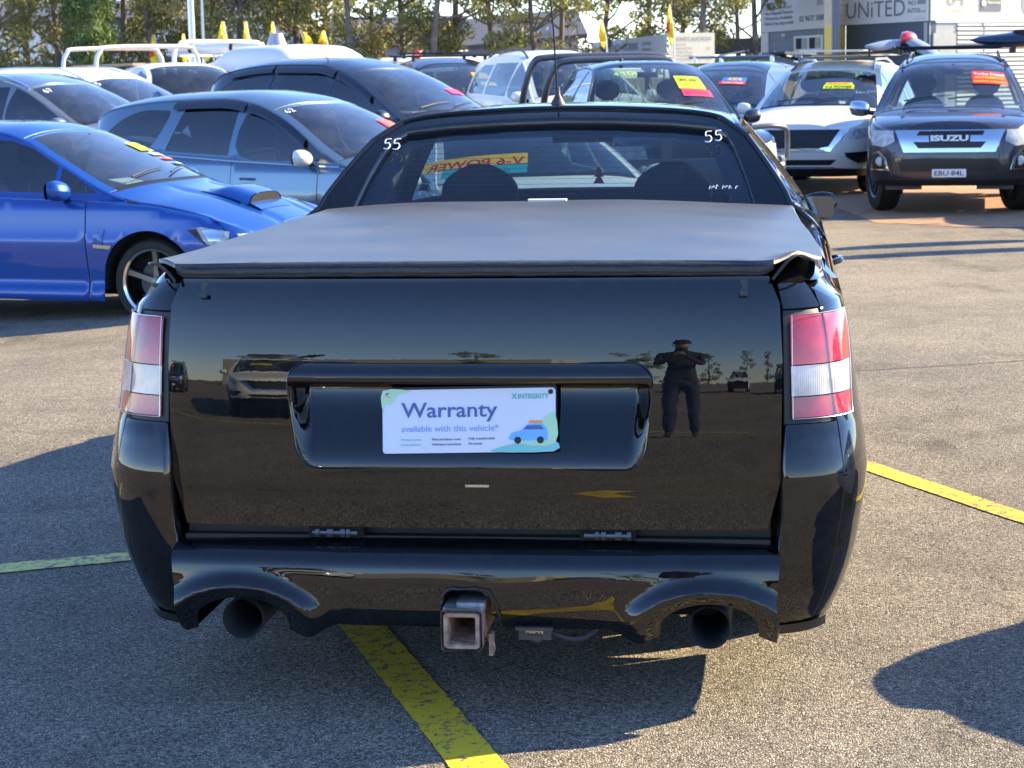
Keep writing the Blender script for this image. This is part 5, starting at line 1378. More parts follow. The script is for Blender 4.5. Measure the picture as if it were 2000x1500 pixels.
for sg in (-1, 1):
    m = MB(); m.box((sg * .43, 5.35, .88), (.11, .05, .44)); m.build('bull_bar_upright', 'rollbar_grey', nv)
    m = MB(); P_ = Vector((sg * .66, 5.33, .60)); m.lathe([(0, .01), (.05, .008), (.065, 0), (.075, -.01), (.08, -.03)], Matrix.Translation(P_) @ Matrix.Rotation(R(-90), 4, 'X'), 16); m.build('fog_lamp', 'headlamp_inner', nv)
    m = MB(); m.box((sg * .84, 5.19, .66), (.13, .05, .035), rot=Matrix.Rotation(R(-sg * 38), 3, 'Z')); m.build('indicator', 'lens_clear', nv)
for k, (y0, hh) in enumerate(((1.50, 1.79), (.78, 1.84))):
    m = MB(); w0 = .86 if k == 0 else .98
    m.tube(smoothpoly([(-w0, y0 - .25, 1.08), (-w0 + .02, y0 - .08, 1.45), (-w0 + .12, y0 + .0, hh - .07), (-w0 + .3, y0 + .02, hh), (0, y0 + .02, hh + .01), (w0 - .3, y0 + .02, hh), (w0 - .12, y0, hh - .07), (w0 - .02, y0 - .08, 1.45), (w0, y0 - .25, 1.08)], 6, False), .042, 10)
    m.build('sports_bar', 'rollbar_grey', nv)
m = MB()
for i in range(9): m.tube([(-.6 + i * .15, 1.95, 1.12), (-.45 + i * .15, 1.95, 1.5)], .004, 4); m.tube([(-.45 + i * .15, 1.95, 1.12), (-.6 + i * .15, 1.95, 1.5)], .004, 4)
gd = m.build('cargo_guard', 'satin_metal', nv); gd['kind'] = 'stuff'
m = MB(); m.tube([(.30, 2.95, 1.76), (.29, 2.80, 1.98)], .006, 5); m.lathe([(.03, 0), (.025, .03), (0, .04)], Matrix.Translation((.30, 2.96, 1.765)), 10); m.build('antenna', 'plastic_black', nv)

# dark SUV behind, with white roof bars
def bars(c, root, ys, mat, z=.10, w_=.72):
    for y in ys:
        m = MB()
        zz = c.top(0, y)[2] + z * .5; m.tube([(-w_, y, zz + .03), (w_, y, zz + .03)], .02, 6)
        for sg in (-1, 1): m.box((sg * .62, y, zz - .01), (.05, .06, .09))
        m.build('rack_bar', mat, root)
DS = hscale(base('suv', paint='paint_ink', sideglass='glass_clear'), 1.80)
dk = empty('suv', (0, 0, 0), 0, 'dark blue SUV with pale roof bars and a blue 4x4 sign on its windscreen', 'suv', 'four wheel drives parked facing the camera')
c = build_car(DS, dk); at_heading(dk, (0, 3.8), (2.86, 30.6), -114, z=.0)
sticker(c, dk, -.62, -.15, 3.04, 3.16, 'sticker_blue', texts=[('4X4', 'sticker_yellow', .2, .15, .6, .7)]); sticker(c, dk, -.62, -.12, 3.165, 3.25, 'sticker_red', texts=[('Turbo Diesel', 'white_trim', .1, .2, .8, .6)]); bars(c, dk, (.9, 2.2), 'satin_metal')
PR = hscale(base('suv', paint='paint_ink_b', sideglass='glass_clear'), 1.86)
pr = empty('suv', (0, 0, 0), 0, 'dark boxy SUV with roof rack and orange and yellow signs, beyond the black four door', 'suv', 'four wheel drives parked facing the camera')
c = build_car(PR, pr); at_heading(pr, (0, 3.8), (-.62, 33.5), -76, z=.10)
sticker(c, pr, -.66, -.28, 3.04, 3.26, 'sticker_orange'); sticker(c, pr, -.63, -.31, 3.07, 3.23, 'sticker_yellow', off=.009); sticker(c, pr, -.70, -.36, 3.34, 3.46, 'sticker_yellow'); bars(c, pr, (.8, 1.6, 2.4), 'rack_black')
m = MB(); m.box((-.55, 1.7, 1.93), (.35, 1.2, .07)); m.build('roof_box', 'rollbar_grey', pr)
SM = base('sedan', paint='paint_ink_b', pillarmat='satin_metal')
sm = empty('car', (0, 0, 0), 0, 'small dark hatch half hidden below the boxy SUV with orange sign', 'car', 'cars facing right in the left rows')
c = build_car(SM, sm); at_heading(sm, (0, 3.4), (-.58, 27.6), -56, z=.02); sticker(c, sm, -.6, -.2, 3.2, 3.32, 'pink'); sticker(c, sm, -.1, .35, 3.22, 3.32, 'white_trim')
WP = hscale(base('suv', paint='paint_white', sideglass='glass_clear'), 1.88)
wp = empty('suv', (0, 0, 0), 0, 'white SUV glimpsed left of the dark pickup under its sports bar', 'suv', 'four wheel drives parked facing the camera')
c = build_car(WP, wp); at_heading(wp, (0, 3.8), (1.28, 30.5), -70, z=.14); rails(c, wp, .7, 2.5, 'rack_black', .05, .86)
WU = hscale(base('sedan', paint='paint_white', front_panels=[([(.45, .52), (.80, .50), (.84, .66), (.55, .68)], 'headlamp_inner', .006, 'headlamp', True), ([(-.38, .45), (.38, .45), (.40, .64), (-.40, .64)], 'chrome', .006, 'grille_chrome', False), ([(-.36, .47), (.36, .47), (.36, .51), (-.36, .51)], 'plastic_black', .012, 'grille_slot', False), ([(-.36, .55), (.36, .55), (.37, .60), (-.37, .60)], 'plastic_black', .012, 'grille_slot', False)]), 1.30)
wu = empty('car', (0, 0, 0), 0, 'white sedan seen only through the windows of the black ute', 'car', 'cars facing right in the left rows')
build_car(WU, wu); at_heading(wu, (0, 4.5), (.55, 14.7), -76, z=-.04)

# --- work utes and canopies far left centre
def cab_ute(label, wx, wy, hd, paintm='paint_white_van', z=0.0, H=1.80):
    S = hscale(base('pickup', paint=paintm, sideglass='glass_tint'), H)
    r_ = empty('work_ute', (0, 0, 0), 0, label, 'ute', 'white work utes beyond the left rows'); c_ = build_car(S, r_); at_heading(r_, (0, 3.0), (wx, wy), hd, z=z); return r_, c_
r1, c1 = cab_ute('white tray ute with a cream tubular headboard frame and timber load', -4.8, 31.0, -58, z=.12)
m = MB(); m.tube(smoothpoly([(-.85, .1, 1.0), (-.85, .1, 1.75), (-.78, .1, 1.98), (-.6, .1, 2.05), (.6, .1, 2.05), (.78, .1, 1.98), (.85, .1, 1.75), (.85, .1, 1.0)], 4, False), .035, 8); m.build('rear_frame', 'paint_white', r1)
m = MB(); m.tube(smoothpoly([(-.85, 1.55, 1.0), (-.85, 1.55, 1.75), (-.78, 1.55, 1.98), (-.6, 1.55, 2.05), (.6, 1.55, 2.05), (.78, 1.55, 1.98), (.85, 1.55, 1.75), (.85, 1.55, 1.0)], 4, False), .035, 8); m.build('headboard_frame', 'paint_white', r1)
simple('timber', (.42, .30, .20), .8, bump=.3, bscale=40)
m = MB(); [m.box((-.4 + .27 * k, .9, 1.78), (.2, 2.6, .04)) for k in range(4)]; m.box((0, .9, 1.76), (1.5, .04, .04)); m.build('timber_boards', 'timber', r1)
m = MB(); m.box((0, .8, 1.35), (1.7, 1.5, .55)); m.build('tray_box', 'satin_metal', r1)
r2, c2 = cab_ute('white ute with ladder rack and a long white pipe carrier on top', -3.9, 34.5, -24, z=.2)
m = MB()
for y in (1.5, 2.3, 3.0): m.tube([(-.7, y, 1.86), (.7, y, 1.86)], .02, 6); m.tube([(.68, y, 1.7), (.68, y, 1.86)], .018, 6)
m.tube([(.7, 1.4, 1.88), (.7, 3.2, 1.88)], .02, 6); m.build('ladder_rack', 'white_trim', r2)
m = MB(); m.tube([(.45, 1.3, 1.97), (.45, 3.1, 1.97)], .075, 14); m.build('pipe_carrier', 'white_trim', r2)
m = MB(); [m.tube([(.45, y, 1.97), (.45, y + .06, 1.97)], .08, 14) for y in (1.7, 2.5)]; m.build('pipe_strap', 'rubber', r2)
r3, c3 = cab_ute('white ute with tall rounded canopy and grey roof vent', -2.3, 31.0, -46, z=.17, H=1.80)
P = []
for y in lin(.35, 2.6, 12):
    e = (1 - abs(2 * (y - .35) / 2.25 - 1) ** 5); row = []
    for a in lin(0, 180, 13): row.append((.88 * math.copysign(abs(math.cos(R(a))) ** .4, math.cos(R(a))), y, 1.05 + (.62 + .33 * e) * math.sin(R(a)) ** .5))
    P.append(row)
m = MB(); m.quad_grid(P); m.face(P[0]); m.face(P[-1][::-1]); m.build('canopy', 'paint_white_van', r3)
m = MB(); m.lathe([(.16, 0), (.15, .05), (.11, .15), (.10, .19), (0, .2)], Matrix.Translation((.1, 1.3, 1.98)), 16); m.build('roof_vent', 'steel_raw', r3)
m = MB(); m.tube(smoothpoly([(-.9, -.3, 1.0), (-.9, -.3, 1.85), (-.8, -.3, 2.03), (-.6, -.3, 2.08), (.6, -.3, 2.08), (.8, -.3, 2.03), (.9, -.3, 1.85), (.9, -.3, 1.0)], 4, False), .035, 8); m.build('rear_frame', 'paint_white', r3)
VW = hscale(base('suv', paint='paint_white_van'), 1.9)
vx = empty('van', (0, 0, 0), 0, 'white vehicle peeking out behind the dark blue SUV with pale roof bars', 'van')
build_car(VW, vx); at_heading(vx, (0, 3.8), (5.4, 37.0), -112, z=-.12)

# --- kayaks on roofs
simple('kayak_navy', (.015, .025, .055), .25, coat=1); simple('kayak_grey', (.28, .32, .38), .3, coat=.6); simple('kayak_red', (.7, .03, .05), .3, coat=.6)
def hull(mb, p0, p1, w_, h, n=18, mi=0):
    p0, p1 = Vector(p0), Vector(p1); d = (p1 - p0); u = d.normalized(); s_ = u.cross(Vector((0, 0, 1))).normalized(); P = []
    for i in range(n):
        t = i / (n - 1); k = math.sin(math.pi * min(1, max(0, t))) ** .55 + .02; q = p0 + d * t; up = s_.cross(u)
        row = [tuple(q + s_ * (w_ / 2 * k * math.cos(R(a))) + up * (h / 2 * k * math.sin(R(a)) * (1.25 if a < 180 else .8) + .05 * (2 * t - 1) ** 4)) for a in lin(0, 360, 15)]
        P.append(row)
    mb.quad_grid(P, mi)
ky = empty('kayak', (0, 0, 0), 0, 'dark navy kayak upside down on the roof rack of the charcoal SUV', 'kayak')
m = MB(); hull(m, (5.85, 26.2, 1.92), (7.9, 25.9, 1.98), .55, .24); m.build('hull', 'kayak_navy', ky)
m = MB(); P=[]; 
m.lathe([(.17, -.02), (.19, .02), (.16, .05), (.0, .03)], Matrix.Translation((6.6, 26.05, 2.04)) @ Matrix.Diagonal((1.3, .8, 1, 1)), 18); m.tube([(6.1, 26.1, 1.99), (6.5, 25.9, 2.04), (7.3, 25.8, 2.05)], .014, 6); m.build('cockpit_rim', 'rubber', ky)
k2 = empty('kayak', (0, 0, 0), 0, 'grey, red and white kayak drooping over the white SUV roof rack', 'kayak')
m = MB(); hull(m, (5.0, 28.9, 1.90), (5.75, 29.3, 1.98), .26, .15); m.build('bow', 'kayak_grey', k2)
m = MB(); hull(m, (5.55, 29.2, 2.10), (6.1, 28.6, 1.66), .32, .14); m.build('hull', 'kayak_grey', k2)
m = MB(); hull(m, (5.58, 29.13, 2.10), (5.69, 29.02, 2.00), .34, .15); m.build('red_band', 'kayak_red', k2)
m = MB(); hull(m, (5.5, 29.15, 1.98), (6.1, 28.55, 1.54), .26, .12); m.build('keel_cover', 'rack_black', k2)
m = MB(); m.box((5.5, 29.2, 1.86), (1.1, .5, .03)); m.tube([(5.06, 28.9, 1.90), (5.06, 28.9, 1.80)], .02, 6); m.build('carrier', 'rack_black', k2)
# ------------------------------------------------------------------ buildings and signs
def wallp(a, b_):
    """vertical plane through ground points a,b : fn(s,z) with s metres from a"""
    a = Vector((*a, 0)); d = (Vector((*b_, 0)) - a); L = d.length; d.normalize()
    n = Vector((d.y, -d.x, 0))
    return (lambda s_, z: tuple(a + d * s_ + Vector((0, 0, z)))), L, tuple(n)
def corr(name, c1, c2, scale, axis='Z', rough=.5, strength=.6):
    b = NB(name); v = b.tc(); wv = b.n('ShaderNodeTexWave', wave_type='BANDS', bands_direction=axis, Scale=scale / 6.28); b.l(v, wv.inputs['Vector'])
    n = b.noise(v, .8, 4); b.l(b.ramp(n.outputs[0], [(.3, c1), (.7, c2)]), b.p.inputs['Base Color']); b.p.inputs['Roughness'].default_value = rough
    b.bump(wv.outputs[0], strength, .03); M[name] = b.m
corr('wall_slate', (.13, .165, .21), (.16, .20, .25), 6, strength=.2)
corr('wall_navy', (.075, .10, .14), (.09, .12, .165), 6, strength=.2)
simple('cladding_cream', (.62, .53, .38), .6, var=.08)
simple('cladding_grey', (.42, .42, .40), .55, var=.08)
simple('sign_white', (.66, .67, .68), .55, var=.04); simple('sign_shade_grey', (.42, .46, .52), .55, var=.06); simple('sign_cream', (.78, .70, .52), .6, var=.04)  # the grey board has the shade of the yard sign's left face in its colour
simple('pillar_yellow', (.80, .60, .14), .6, var=.06)
simple('ink_grey', (.17, .18, .20), .6); simple('ink_mid', (.36, .36, .34), .6)
simple('shed_white', (.70, .70, .67), .6, var=.08); simple('shed_grey', (.34, .33, .36), .7, var=.08); simple('roof_dark', (.07, .065, .07), .7); simple('green_trim', (.20, .42, .04), .6)
corr('fence_brown', (.17, .13, .10), (.22, .17, .13), 20, 'X')
def wall(root, a, b_, z0, z1, mat, name='wall', th=.25):
    fn, L, n = wallp(a, b_); m = MB(); A = Vector(fn(0, z0)); B = Vector(fn(L, z0)); N = Vector(n); H = Vector((0, 0, z1 - z0))
    P = [A, B, B + H, A + H]; Q = [p - N * th for p in P]
    m.face(P); m.face(Q[::-1]); m.face([P[3], P[2], Q[2], Q[3]]); m.face([P[0], P[3], Q[3], Q[0]]); m.face([P[1], Q[1], Q[2], P[2]])
    return m.build(name, mat, root)
def boards(root, a, b_, s0, s1, z0, z1, mat, name, vertical=False, step=.12, prof=.018):
    """corrugated/shiplap cladding as real relief"""
    fn, L, n = wallp(a, b_); N = Vector(n); m = MB(); P = []
    rng = (s0, s1) if vertical else (z0, z1); k = int((rng[1] - rng[0]) / step) * 4
    for i in range(k + 1):
        t = rng[0] + (rng[1] - rng[0]) * i / k; o = N * (.01 + prof * (1 + math.sin(i * math.pi / 2)) / 2)
        P.append([Vector(fn(t, z0)) + o, Vector(fn(t, z1)) + o] if vertical else [Vector(fn(s0, t)) + o, Vector(fn(s1, t)) + o])
    m.quad_grid(P, smooth=False); o = m.build(name, mat, root, sharp=0); return o
def signboard(root, a, b_, s0, s1, z0, z1, mat, items, name='sign_board', off=.06, th=.05):
    fn, L, n = wallp(a, b_); f2 = lambda s_, z: tuple(Vector(fn(s_, z)) + Vector(n) * off)
    o = panel(name, [(s0, z0), (s1, z0), (s1, z1), (s0, z1)], f2, mat, root, n, res=1.5, rim=th)
    for mt in sorted({it[6] for it in items}):
        lettering([it[:6] for it in items if it[6] == mt], f2, mt, o, out=n, off=.01)
    return o, f2
# left office block (shaded face with price board)
g1 = empty('office_block', (0, 0, 0), 0, 'slate blue office block with price board and small white framed window', 'building')
a1, b1 = (8.75, 71.0), (10.2, 65.0)
wall(g1, a1, b1, 0, 6, 'wall_slate'); fn1, L1, n1 = wallp(a1, b1)
signboard(g1, a1, b1, .0, L1 - .05, 2.98, 5.6, 'sign_white', [
    ('\u2022 Great Prices', .3, 3.88, 1.9, .105, .02, 'ink_grey'), ('\u2022 Quality Used Cars', .3, 3.71, 2.6, .105, .02, 'ink_grey'), ('\u2022 No Deposit Finance', .3, 3.54, 2.75, .105, .02, 'ink_grey'),
    ('\u2022 Warranty Available', .3, 3.37, 2.7, .105, .02, 'ink_grey'), ('\u2022 Same Day Approvals', .3, 3.20, 2.8, .105, .02, 'ink_grey'), ('02 9677 2880', 3.6, 3.24, 2.2, .17, .02, 'ink_grey'), ('35', 5.1, 3.72, .5, .18, .01, 'ink_grey'), ('YEARS', 5.05, 3.96, .6, .06, .01, 'ink_grey')])
fw = lambda s_, z: tuple(Vector(fn1(s_, z)) + Vector(n1) * .02)
wf = panel('window_frame', [(3.1, 2.28), (5.5, 2.28), (5.5, 2.78), (3.1, 2.78)], fw, 'white_trim', g1, n1, holes=[[(3.22, 2.36), (4.25, 2.36), (4.25, 2.71), (3.22, 2.71)], [(4.37, 2.36), (5.38, 2.36), (5.38, 2.71), (4.37, 2.71)]], res=1, rim=.05, off=.04)
for s0, s1 in ((3.22, 4.25), (4.37, 5.38)):
    panel('window_pane', [(s0, 2.36), (s1, 2.36), (s1, 2.71), (s0, 2.71)], fw, 'interior', wf, n1, res=1, rim=0, off=.01)
    panel('blind', [(s0 + .5, 2.36), (s1 - .1, 2.36), (s1 - .1, 2.71), (s0 + .5, 2.71)], fw, 'cladding_grey', wf, n1, res=1, rim=0, off=.015)
m = MB(); m.lathe([(0, .1), (.08, .06), (.1, 0)], Matrix.Translation(Vector(fn1(2.2, 2.80)) + Vector(n1) * .05), 12); m.build('wall_lamp', 'white_trim', g1)
panel('downpipe_box', [(.05, 2.3), (.7, 2.3), (.7, 2.96), (.05, 2.96)], fw, 'sign_white', g1, n1, res=1, rim=.05, off=.03)
wall(g1, (10.21, 65.0), (10.96, 67.0), 0, 3.05, 'pillar_yellow', 'yellow_wall'); wall(g1, (10.21, 65.0), (10.96, 67.0), 3.05, 6, 'cladding_cream', 'cream_wall')
boards(g1, (10.21, 65.0), (10.96, 67.0), 0, 2.13, 3.07, 6, 'cladding_cream', 'cladding_board', step=.16)
# dealership building
g2 = empty('dealership_building', (0, 0, 0), 0, 'dealership building with big UNITED sign and cream fascia over grey shutters', 'building')
a2, b2 = (10.97, 67.0), (12.84, 63.0); wall(g2, a2, b2, 0, 6.2, 'wall_navy'); fn2, L2, n2 = wallp(a2, b2)
signboard(g2, a2, b2, .02, L2 - .02, 3.09, 5.9, 'sign_white', [('UNiTED', .12, 3.29, 3.15, .50, .0, 'ink_grey'), ('9625 8808', 3.42, 3.60, .9, .13, .01, 'ink_grey'), ('AUTOS', 3.38, 3.36, .68, .13, .02, 'ink_grey'), ('.com', 4.08, 3.36, .25, .08, .01, 'ink_grey'), ('LMCT 15235', 3.8, 3.15, .5, .04, 0, 'ink_mid')])
a3, b3 = (12.85, 63.0), (19.65, 67.0); wall(g2, a3, b3, 0, 3.05, 'cladding_grey', 'wall'); fn3, L3, n3 = wallp(a3, b3)
boards(g2, a3, b3, 1.12, L3, .1, 3.05, 'cladding_grey', 'shutter_board', step=.13, prof=.03)
signboard(g2, a3, b3, .0, L3, 3.10, 6.0, 'sign_cream', [('84', .62, 3.56, .75, .5, .02, 'ink_mid'), ('HOLLINSWORTH', .55, 3.34, .8, .085, 0, 'ink_mid'), ('U', 3.72, 3.22, 1.1, .8, -.0, 'ink_mid')], 'cream_fascia')
f3 = lambda s_, z: tuple(Vector(fn3(s_, z)) + Vector(n3) * .08)
nb_ = panel('dealer_badge', [(1.98, 3.38), (2.85, 3.38), (2.85, 3.95), (1.98, 3.95)], f3, 'ink_grey', g2, n3, res=1, rim=.03)
lettering([('National', 2.26, 3.60, .54, .10, .02)], f3, 'sign_cream', nb_, out=n3, off=.012)
panel('gear_mark', [(2.12 + .09 * (1 + .2 * (k % 2)) * math.cos(k * math.pi / 8), 3.62 + .09 * (1 + .2 * (k % 2)) * math.sin(k * math.pi / 8)) for k in range(16)], f3, 'sign_cream', nb_, n3, res=1, rim=0, off=.012)
dr = panel('door', [(.12, 0), (1.02, 0), (1.02, 2.72), (.12, 2.72)], lambda s_, z: tuple(Vector(fn3(s_, z)) + Vector(n3) * .06), 'cladding_grey', g2, n3, res=1, rim=.05)
m = MB(); p = Vector(fn3(.2, 1.6)) + Vector(n3) * .1; m.box(tuple(p), (.05, .05, .14)); m.build('door_handle', 'steel_raw', dr)
for s_ in (1.85, 3.62):
    m = MB(); p = Vector(fn3(s_, 0)) + Vector(n3) * .4; m.tube([p, p + Vector((0, 0, 2.85)), p + Vector((-.08, -.1, 2.98))], .04, 6)
    o = m.build('fence_post', 'steel_raw'); tag(o, 'thin steel post before the grey shutters, %s' % ('nearer the grey door' if s_ < 2 else 'nearer the right frame edge'), 'post', 'steel posts before the shutters')
# dark shed with awnings and green trim
g3 = empty('shed', (0, 0, 0), 0, 'dark roofed shed with white awnings and green trim left of the office block', 'building')
wall(g3, (6.3, 76), (10.5, 72.5), 0, 2.15, 'roof_dark'); wall(g3, (6.2, 75.6), (10.4, 72.0), 2.3, 2.85, 'roof_dark', 'fascia', .5)
for k in range(3):
    m = MB(); x0 = 6.3 + k * 1.15; y0 = 74.0 - k * .9; m.face([(x0, y0, 2.2), (x0 + 1.0, y0 - .8, 2.38), (x0 + 1.0, y0 - .8, 2.42), (x0, y0, 2.25)]); m.face([(x0, y0, 2.25), (x0 + 1.0, y0 - .8, 2.42), (x0 + 1.2, y0 + .2, 2.45), (x0 + .2, y0 + .9, 2.3)]); m.build('awning', 'shed_white', g3)
wall(g3, (6.2, 75.2), (10.0, 71.6), 1.85, 2.12, 'green_trim', 'green_band', .05)
# two-sided yard sign
g4 = empty('yard_sign', (0, 0, 0), 0, 'two faced yard sign behind the sports bar, left face painted shade grey and right face cream', 'sign')
a4, b4 = (3.05, 73.0), (4.66, 60.0); fn4, L4, n4 = wallp(a4, b4)
signboard(g4, a4, b4, 0, L4, 1.95, 2.77, 'sign_shade_grey', [('Great Prices', .8, 2.50, 1.3, .10, .01, 'ink_grey'), ('Used Cars', .8, 2.30, 1.3, .10, .01, 'ink_grey'), ('Warranty', .8, 2.10, 1.3, .10, .01, 'ink_grey'), ('SYDNEYS AUCTIONS', 3.6, 2.40, 5.2, .22, .02, 'ink_grey'), ('CARS VANS UTES', 4.8, 2.22, 3.6, .12, .02, 'ink_grey'), ('96772880', 7.2, 2.04, 2.0, .14, .02, 'ink_grey'), ('Quality', 9.6, 2.52, 1.4, .10, .01, 'ink_grey'), ('Finance', 9.6, 2.34, 1.4, .10, .01, 'ink_grey'), ('Approvals', 9.6, 2.14, 1.4, .10, .01, 'ink_grey')])
a5, b5 = (4.68, 60.0), (6.08, 60.6)
signboard(g4, a5, b5, 0, 1.5, 1.92, 2.80, 'sign_cream', [('SYDNEYS AUCTIONS', .14, 2.58, 1.24, .10, .03, 'ink_mid'), ('Great Prices', .14, 2.44, .42, .065, .01, 'ink_mid'), ('Quality Used Cars', .14, 2.33, .62, .065, .01, 'ink_mid'), ('No Deposit Finance', .14, 2.22, .64, .065, .01, 'ink_mid'), ('Warranty Available', .14, 2.12, .64, .065, .01, 'ink_mid'), ('Same Day Approvals', .14, 2.02, .68, .065, .01, 'ink_mid'), ('02 9677 2880', .92, 2.03, .5, .08, .01, 'ink_mid'), ('35', 1.24, 2.30, .1, .1, 0, 'ink_mid')])
for p in ((3.4, 70.3), (4.6, 60.5), (6.0, 60.7)):
    m = MB(); m.tube([(p[0], p[1], 0), (p[0], p[1], 2.0)], .04, 6); m.build('post', 'steel_raw', g4)
# warehouses behind the trees
def shed(name, x0, x1, y, h, mat, label, slope=0.0, dp=14, rib=True):
    r_ = empty(name, (0, 0, 0), 0, label, 'building'); m = MB()
    m.face([(x0, y, 0), (x1, y, 0), (x1, y, h + slope), (x0, y, h)]); m.face([(x1, y, 0), (x1, y + dp, 0), (x1, y + dp, h + slope), (x1, y, h + slope)]); m.build('wall', mat, r_)
    m = MB(); m.face([(x0 - .4, y - .4, h + .02), (x1 + .4, y - .4, h + slope + .02), (x1 + .4, y + dp, h + slope + 1.6), (x0 - .4, y + dp, h + 1.6)]); m.face([(x0 - .4, y - .4, h - .18), (x1 + .4, y - .4, h + slope - .18), (x1 + .4, y - .4, h + slope + .02), (x0 - .4, y - .4, h + .02)]); m.build('roof', 'roof_dark', r_)
    if rib:
        m = MB(); n_ = int((x1 - x0) / .6)
        for i in range(n_): m.box((x0 + .6 * i + .3, y - .03, h / 2), (.12, .06, h - .3))
        o = m.build('cladding_rib', mat, r_); o['kind'] = 'stuff'
    return r_
shed('warehouse', -31, -10.5, 108, 4.9, 'shed_white', 'long white warehouse seen through the gum trees at left')
shed('warehouse', -9.0, -2.4, 96, 3.3, 'shed_grey', 'small grey shed behind the trees left of the red round sign')
shed('warehouse', -1.7, 3.2, 92, 3.0, 'shed_grey', 'mauve grey shed with sloping roof line behind the thin trees', slope=.45)
m = MB(); m.box((1.6, 93, 3.75), (.9, .9, .75)); m.build('rooftop_unit', 'shed_grey', bpy.data.objects['warehouse.002'])
# fences at the back of the lot
f_ = empty('boundary_fence', (0, 0, 0), 0, 'low dark boundary fence with rail under the cypress', 'fence')
m = MB()
for i in range(28): m.tube([(-30 + i * .9, 66, 0), (-30 + i * .9, 66, 2.15)], .025, 5)
o = m.build('post', 'rack_black', f_); o['kind'] = 'stuff'
m = MB(); m.tube([(-30, 66, 2.15), (-5.5, 66, 2.15)], .03, 5); m.build('rail', 'rack_black', f_)
m = MB(); m.box((-18, 66.2, .95), (25, .05, 1.9)); m.build('screen', 'fence_brown', f_)
f2_ = empty('brown_fence', (0, 0, 0), 0, 'brown timber fence beside the cypress, behind the white wagon', 'fence')
for i in range(34):
    m = MB(); m.box((-17.5 + i * .22, 70, 1.15 + .03 * (i % 3)), (.2, .04, 2.3)); m.build('plank', 'fence_brown', f2_)
# white flat roofs in the middle distance, round red sign, caravan
cv_ = empty('carport', (0, 0, 0), 0, 'white flat carport roof below the middle trees', 'shelter')
m = MB(); m.face([(-3.4, 52, 1.90), (-.2, 52, 1.98), (-.2, 57, 2.25), (-3.4, 57, 2.2)]); m.box((-1.8, 51.98, 1.86), (3.3, .05, .14)); m.build('roof', 'shed_white', cv_)
for x in (-3.3, -1.8, -.3):
    m = MB(); m.tube([(x, 52.1, 0), (x, 52.1, 1.9)], .04, 6); m.build('post', 'steel_raw', cv_)
m = MB(); m.face([(-4.6, 54, 1.7), (-2.2, 54, 2.35), (-2.2, 55, 2.35), (-4.6, 55, 1.75)]); m.face([(-4.6, 54, 1.6), (-2.2, 54, 2.25), (-2.2, 54, 2.35), (-4.6, 54, 1.7)]); m.build('sloping_roof', 'shed_white', cv_)
rs = empty('round_sign', (0, 0, 0), 0, 'red round sign on a thin pole above the dark roof rack', 'sign')
m = MB(); m.lathe([(0, .02), (.10, .02), (.115, 0), (.10, -.02), (0, -.02)], Matrix.Translation((-2.15, 50, 2.19)) @ Matrix.Rotation(R(90), 4, 'X'), 20); m.build('disc', 'sticker_red', rs)
m = MB(); m.box((-2.15, 49.95, 2.19), (.12, .02, .03)); m.build('bar', 'white_trim', rs)
m = MB(); m.tube([(-2.15, 50.05, 0), (-2.15, 50.05, 2.1)], .015, 6); m.build('pole', 'steel_raw', rs)

# ------------------------------------------------------------------ trees
def leafmat(name, c1, c2, c3):
    b = NB(name); v = b.tc(); n = b.noise(v, 1.1, 3, .6); oi = b.n('ShaderNodeObjectInfo'); n2 = b.noise(v, 9, 2)
    f = b.math('ADD', b.math('MULTIPLY', n.outputs[0], .6), b.math('MULTIPLY', n2.outputs[0], .4))
    b.l(b.ramp(f, [(.36, c1), (.52, c2), (.66, c3)]), b.p.inputs['Base Color']); b.p.inputs['Roughness'].default_value = .6
    tl = b.n('ShaderNodeBsdfTranslucent'); tl.inputs[0].default_value = (c2[0] * 1.2, c2[1] * 1.2, c2[2] * .6, 1)
    mx = b.n('ShaderNodeMixShader'); mx.inputs[0].default_value = .25; b.l(b.p.outputs[0], mx.inputs[1]); b.l(tl.outputs[0], mx.inputs[2]); b.l(mx.outputs[0], b.out.inputs[0])
    M[name] = b.m
leafmat('gum_leaf', (.09, .12, .045), (.25, .24, .09), (.50, .39, .18))
leafmat('cypress_leaf', (.025, .06, .018), (.085, .14, .035), (.20, .24, .07))
simple('bark', (.16, .13, .11), .9, var=.5, vscale=3, bump=.4, bscale=30)
def leaf_mesh(blobs, nl, size, seed, name, mat, droop=.6):
    rnd = random.Random(seed); V = []; F = []
    tot = sum(b_[3] ** 2 for b_ in blobs)
    for (bx, by, bz, br) in blobs:
        for _ in range(int(nl * br * br / tot)):
            while True:
                p = Vector((rnd.uniform(-1, 1), rnd.uniform(-1, 1), rnd.uniform(-1, 1)))
                if .25 < p.length < 1: break
            p = p * (p.length ** -.35) if p.length > 0 else p
            p = Vector((bx + p.x * br, by + p.y * br, bz + p.z * br * .8))
            a = Vector((rnd.gauss(0, 1), rnd.gauss(0, 1), rnd.gauss(0, 1) - droop)).normalized(); c_ = a.cross(Vector((rnd.gauss(0, 1), rnd.gauss(0, 1), rnd.gauss(0, 1)))).normalized()
            s_ = size * rnd.uniform(.6, 1.4); q = len(V)
            V += [tuple(p - a * s_), tuple(p + c_ * s_ * .42), tuple(p + a * s_), tuple(p - c_ * s_ * .42)]; F.append((q, q + 1, q + 2, q + 3))
    me = bpy.data.meshes.new(name); me.from_pydata(V, [], F); me.materials.append(M[mat]); me.update(); return me
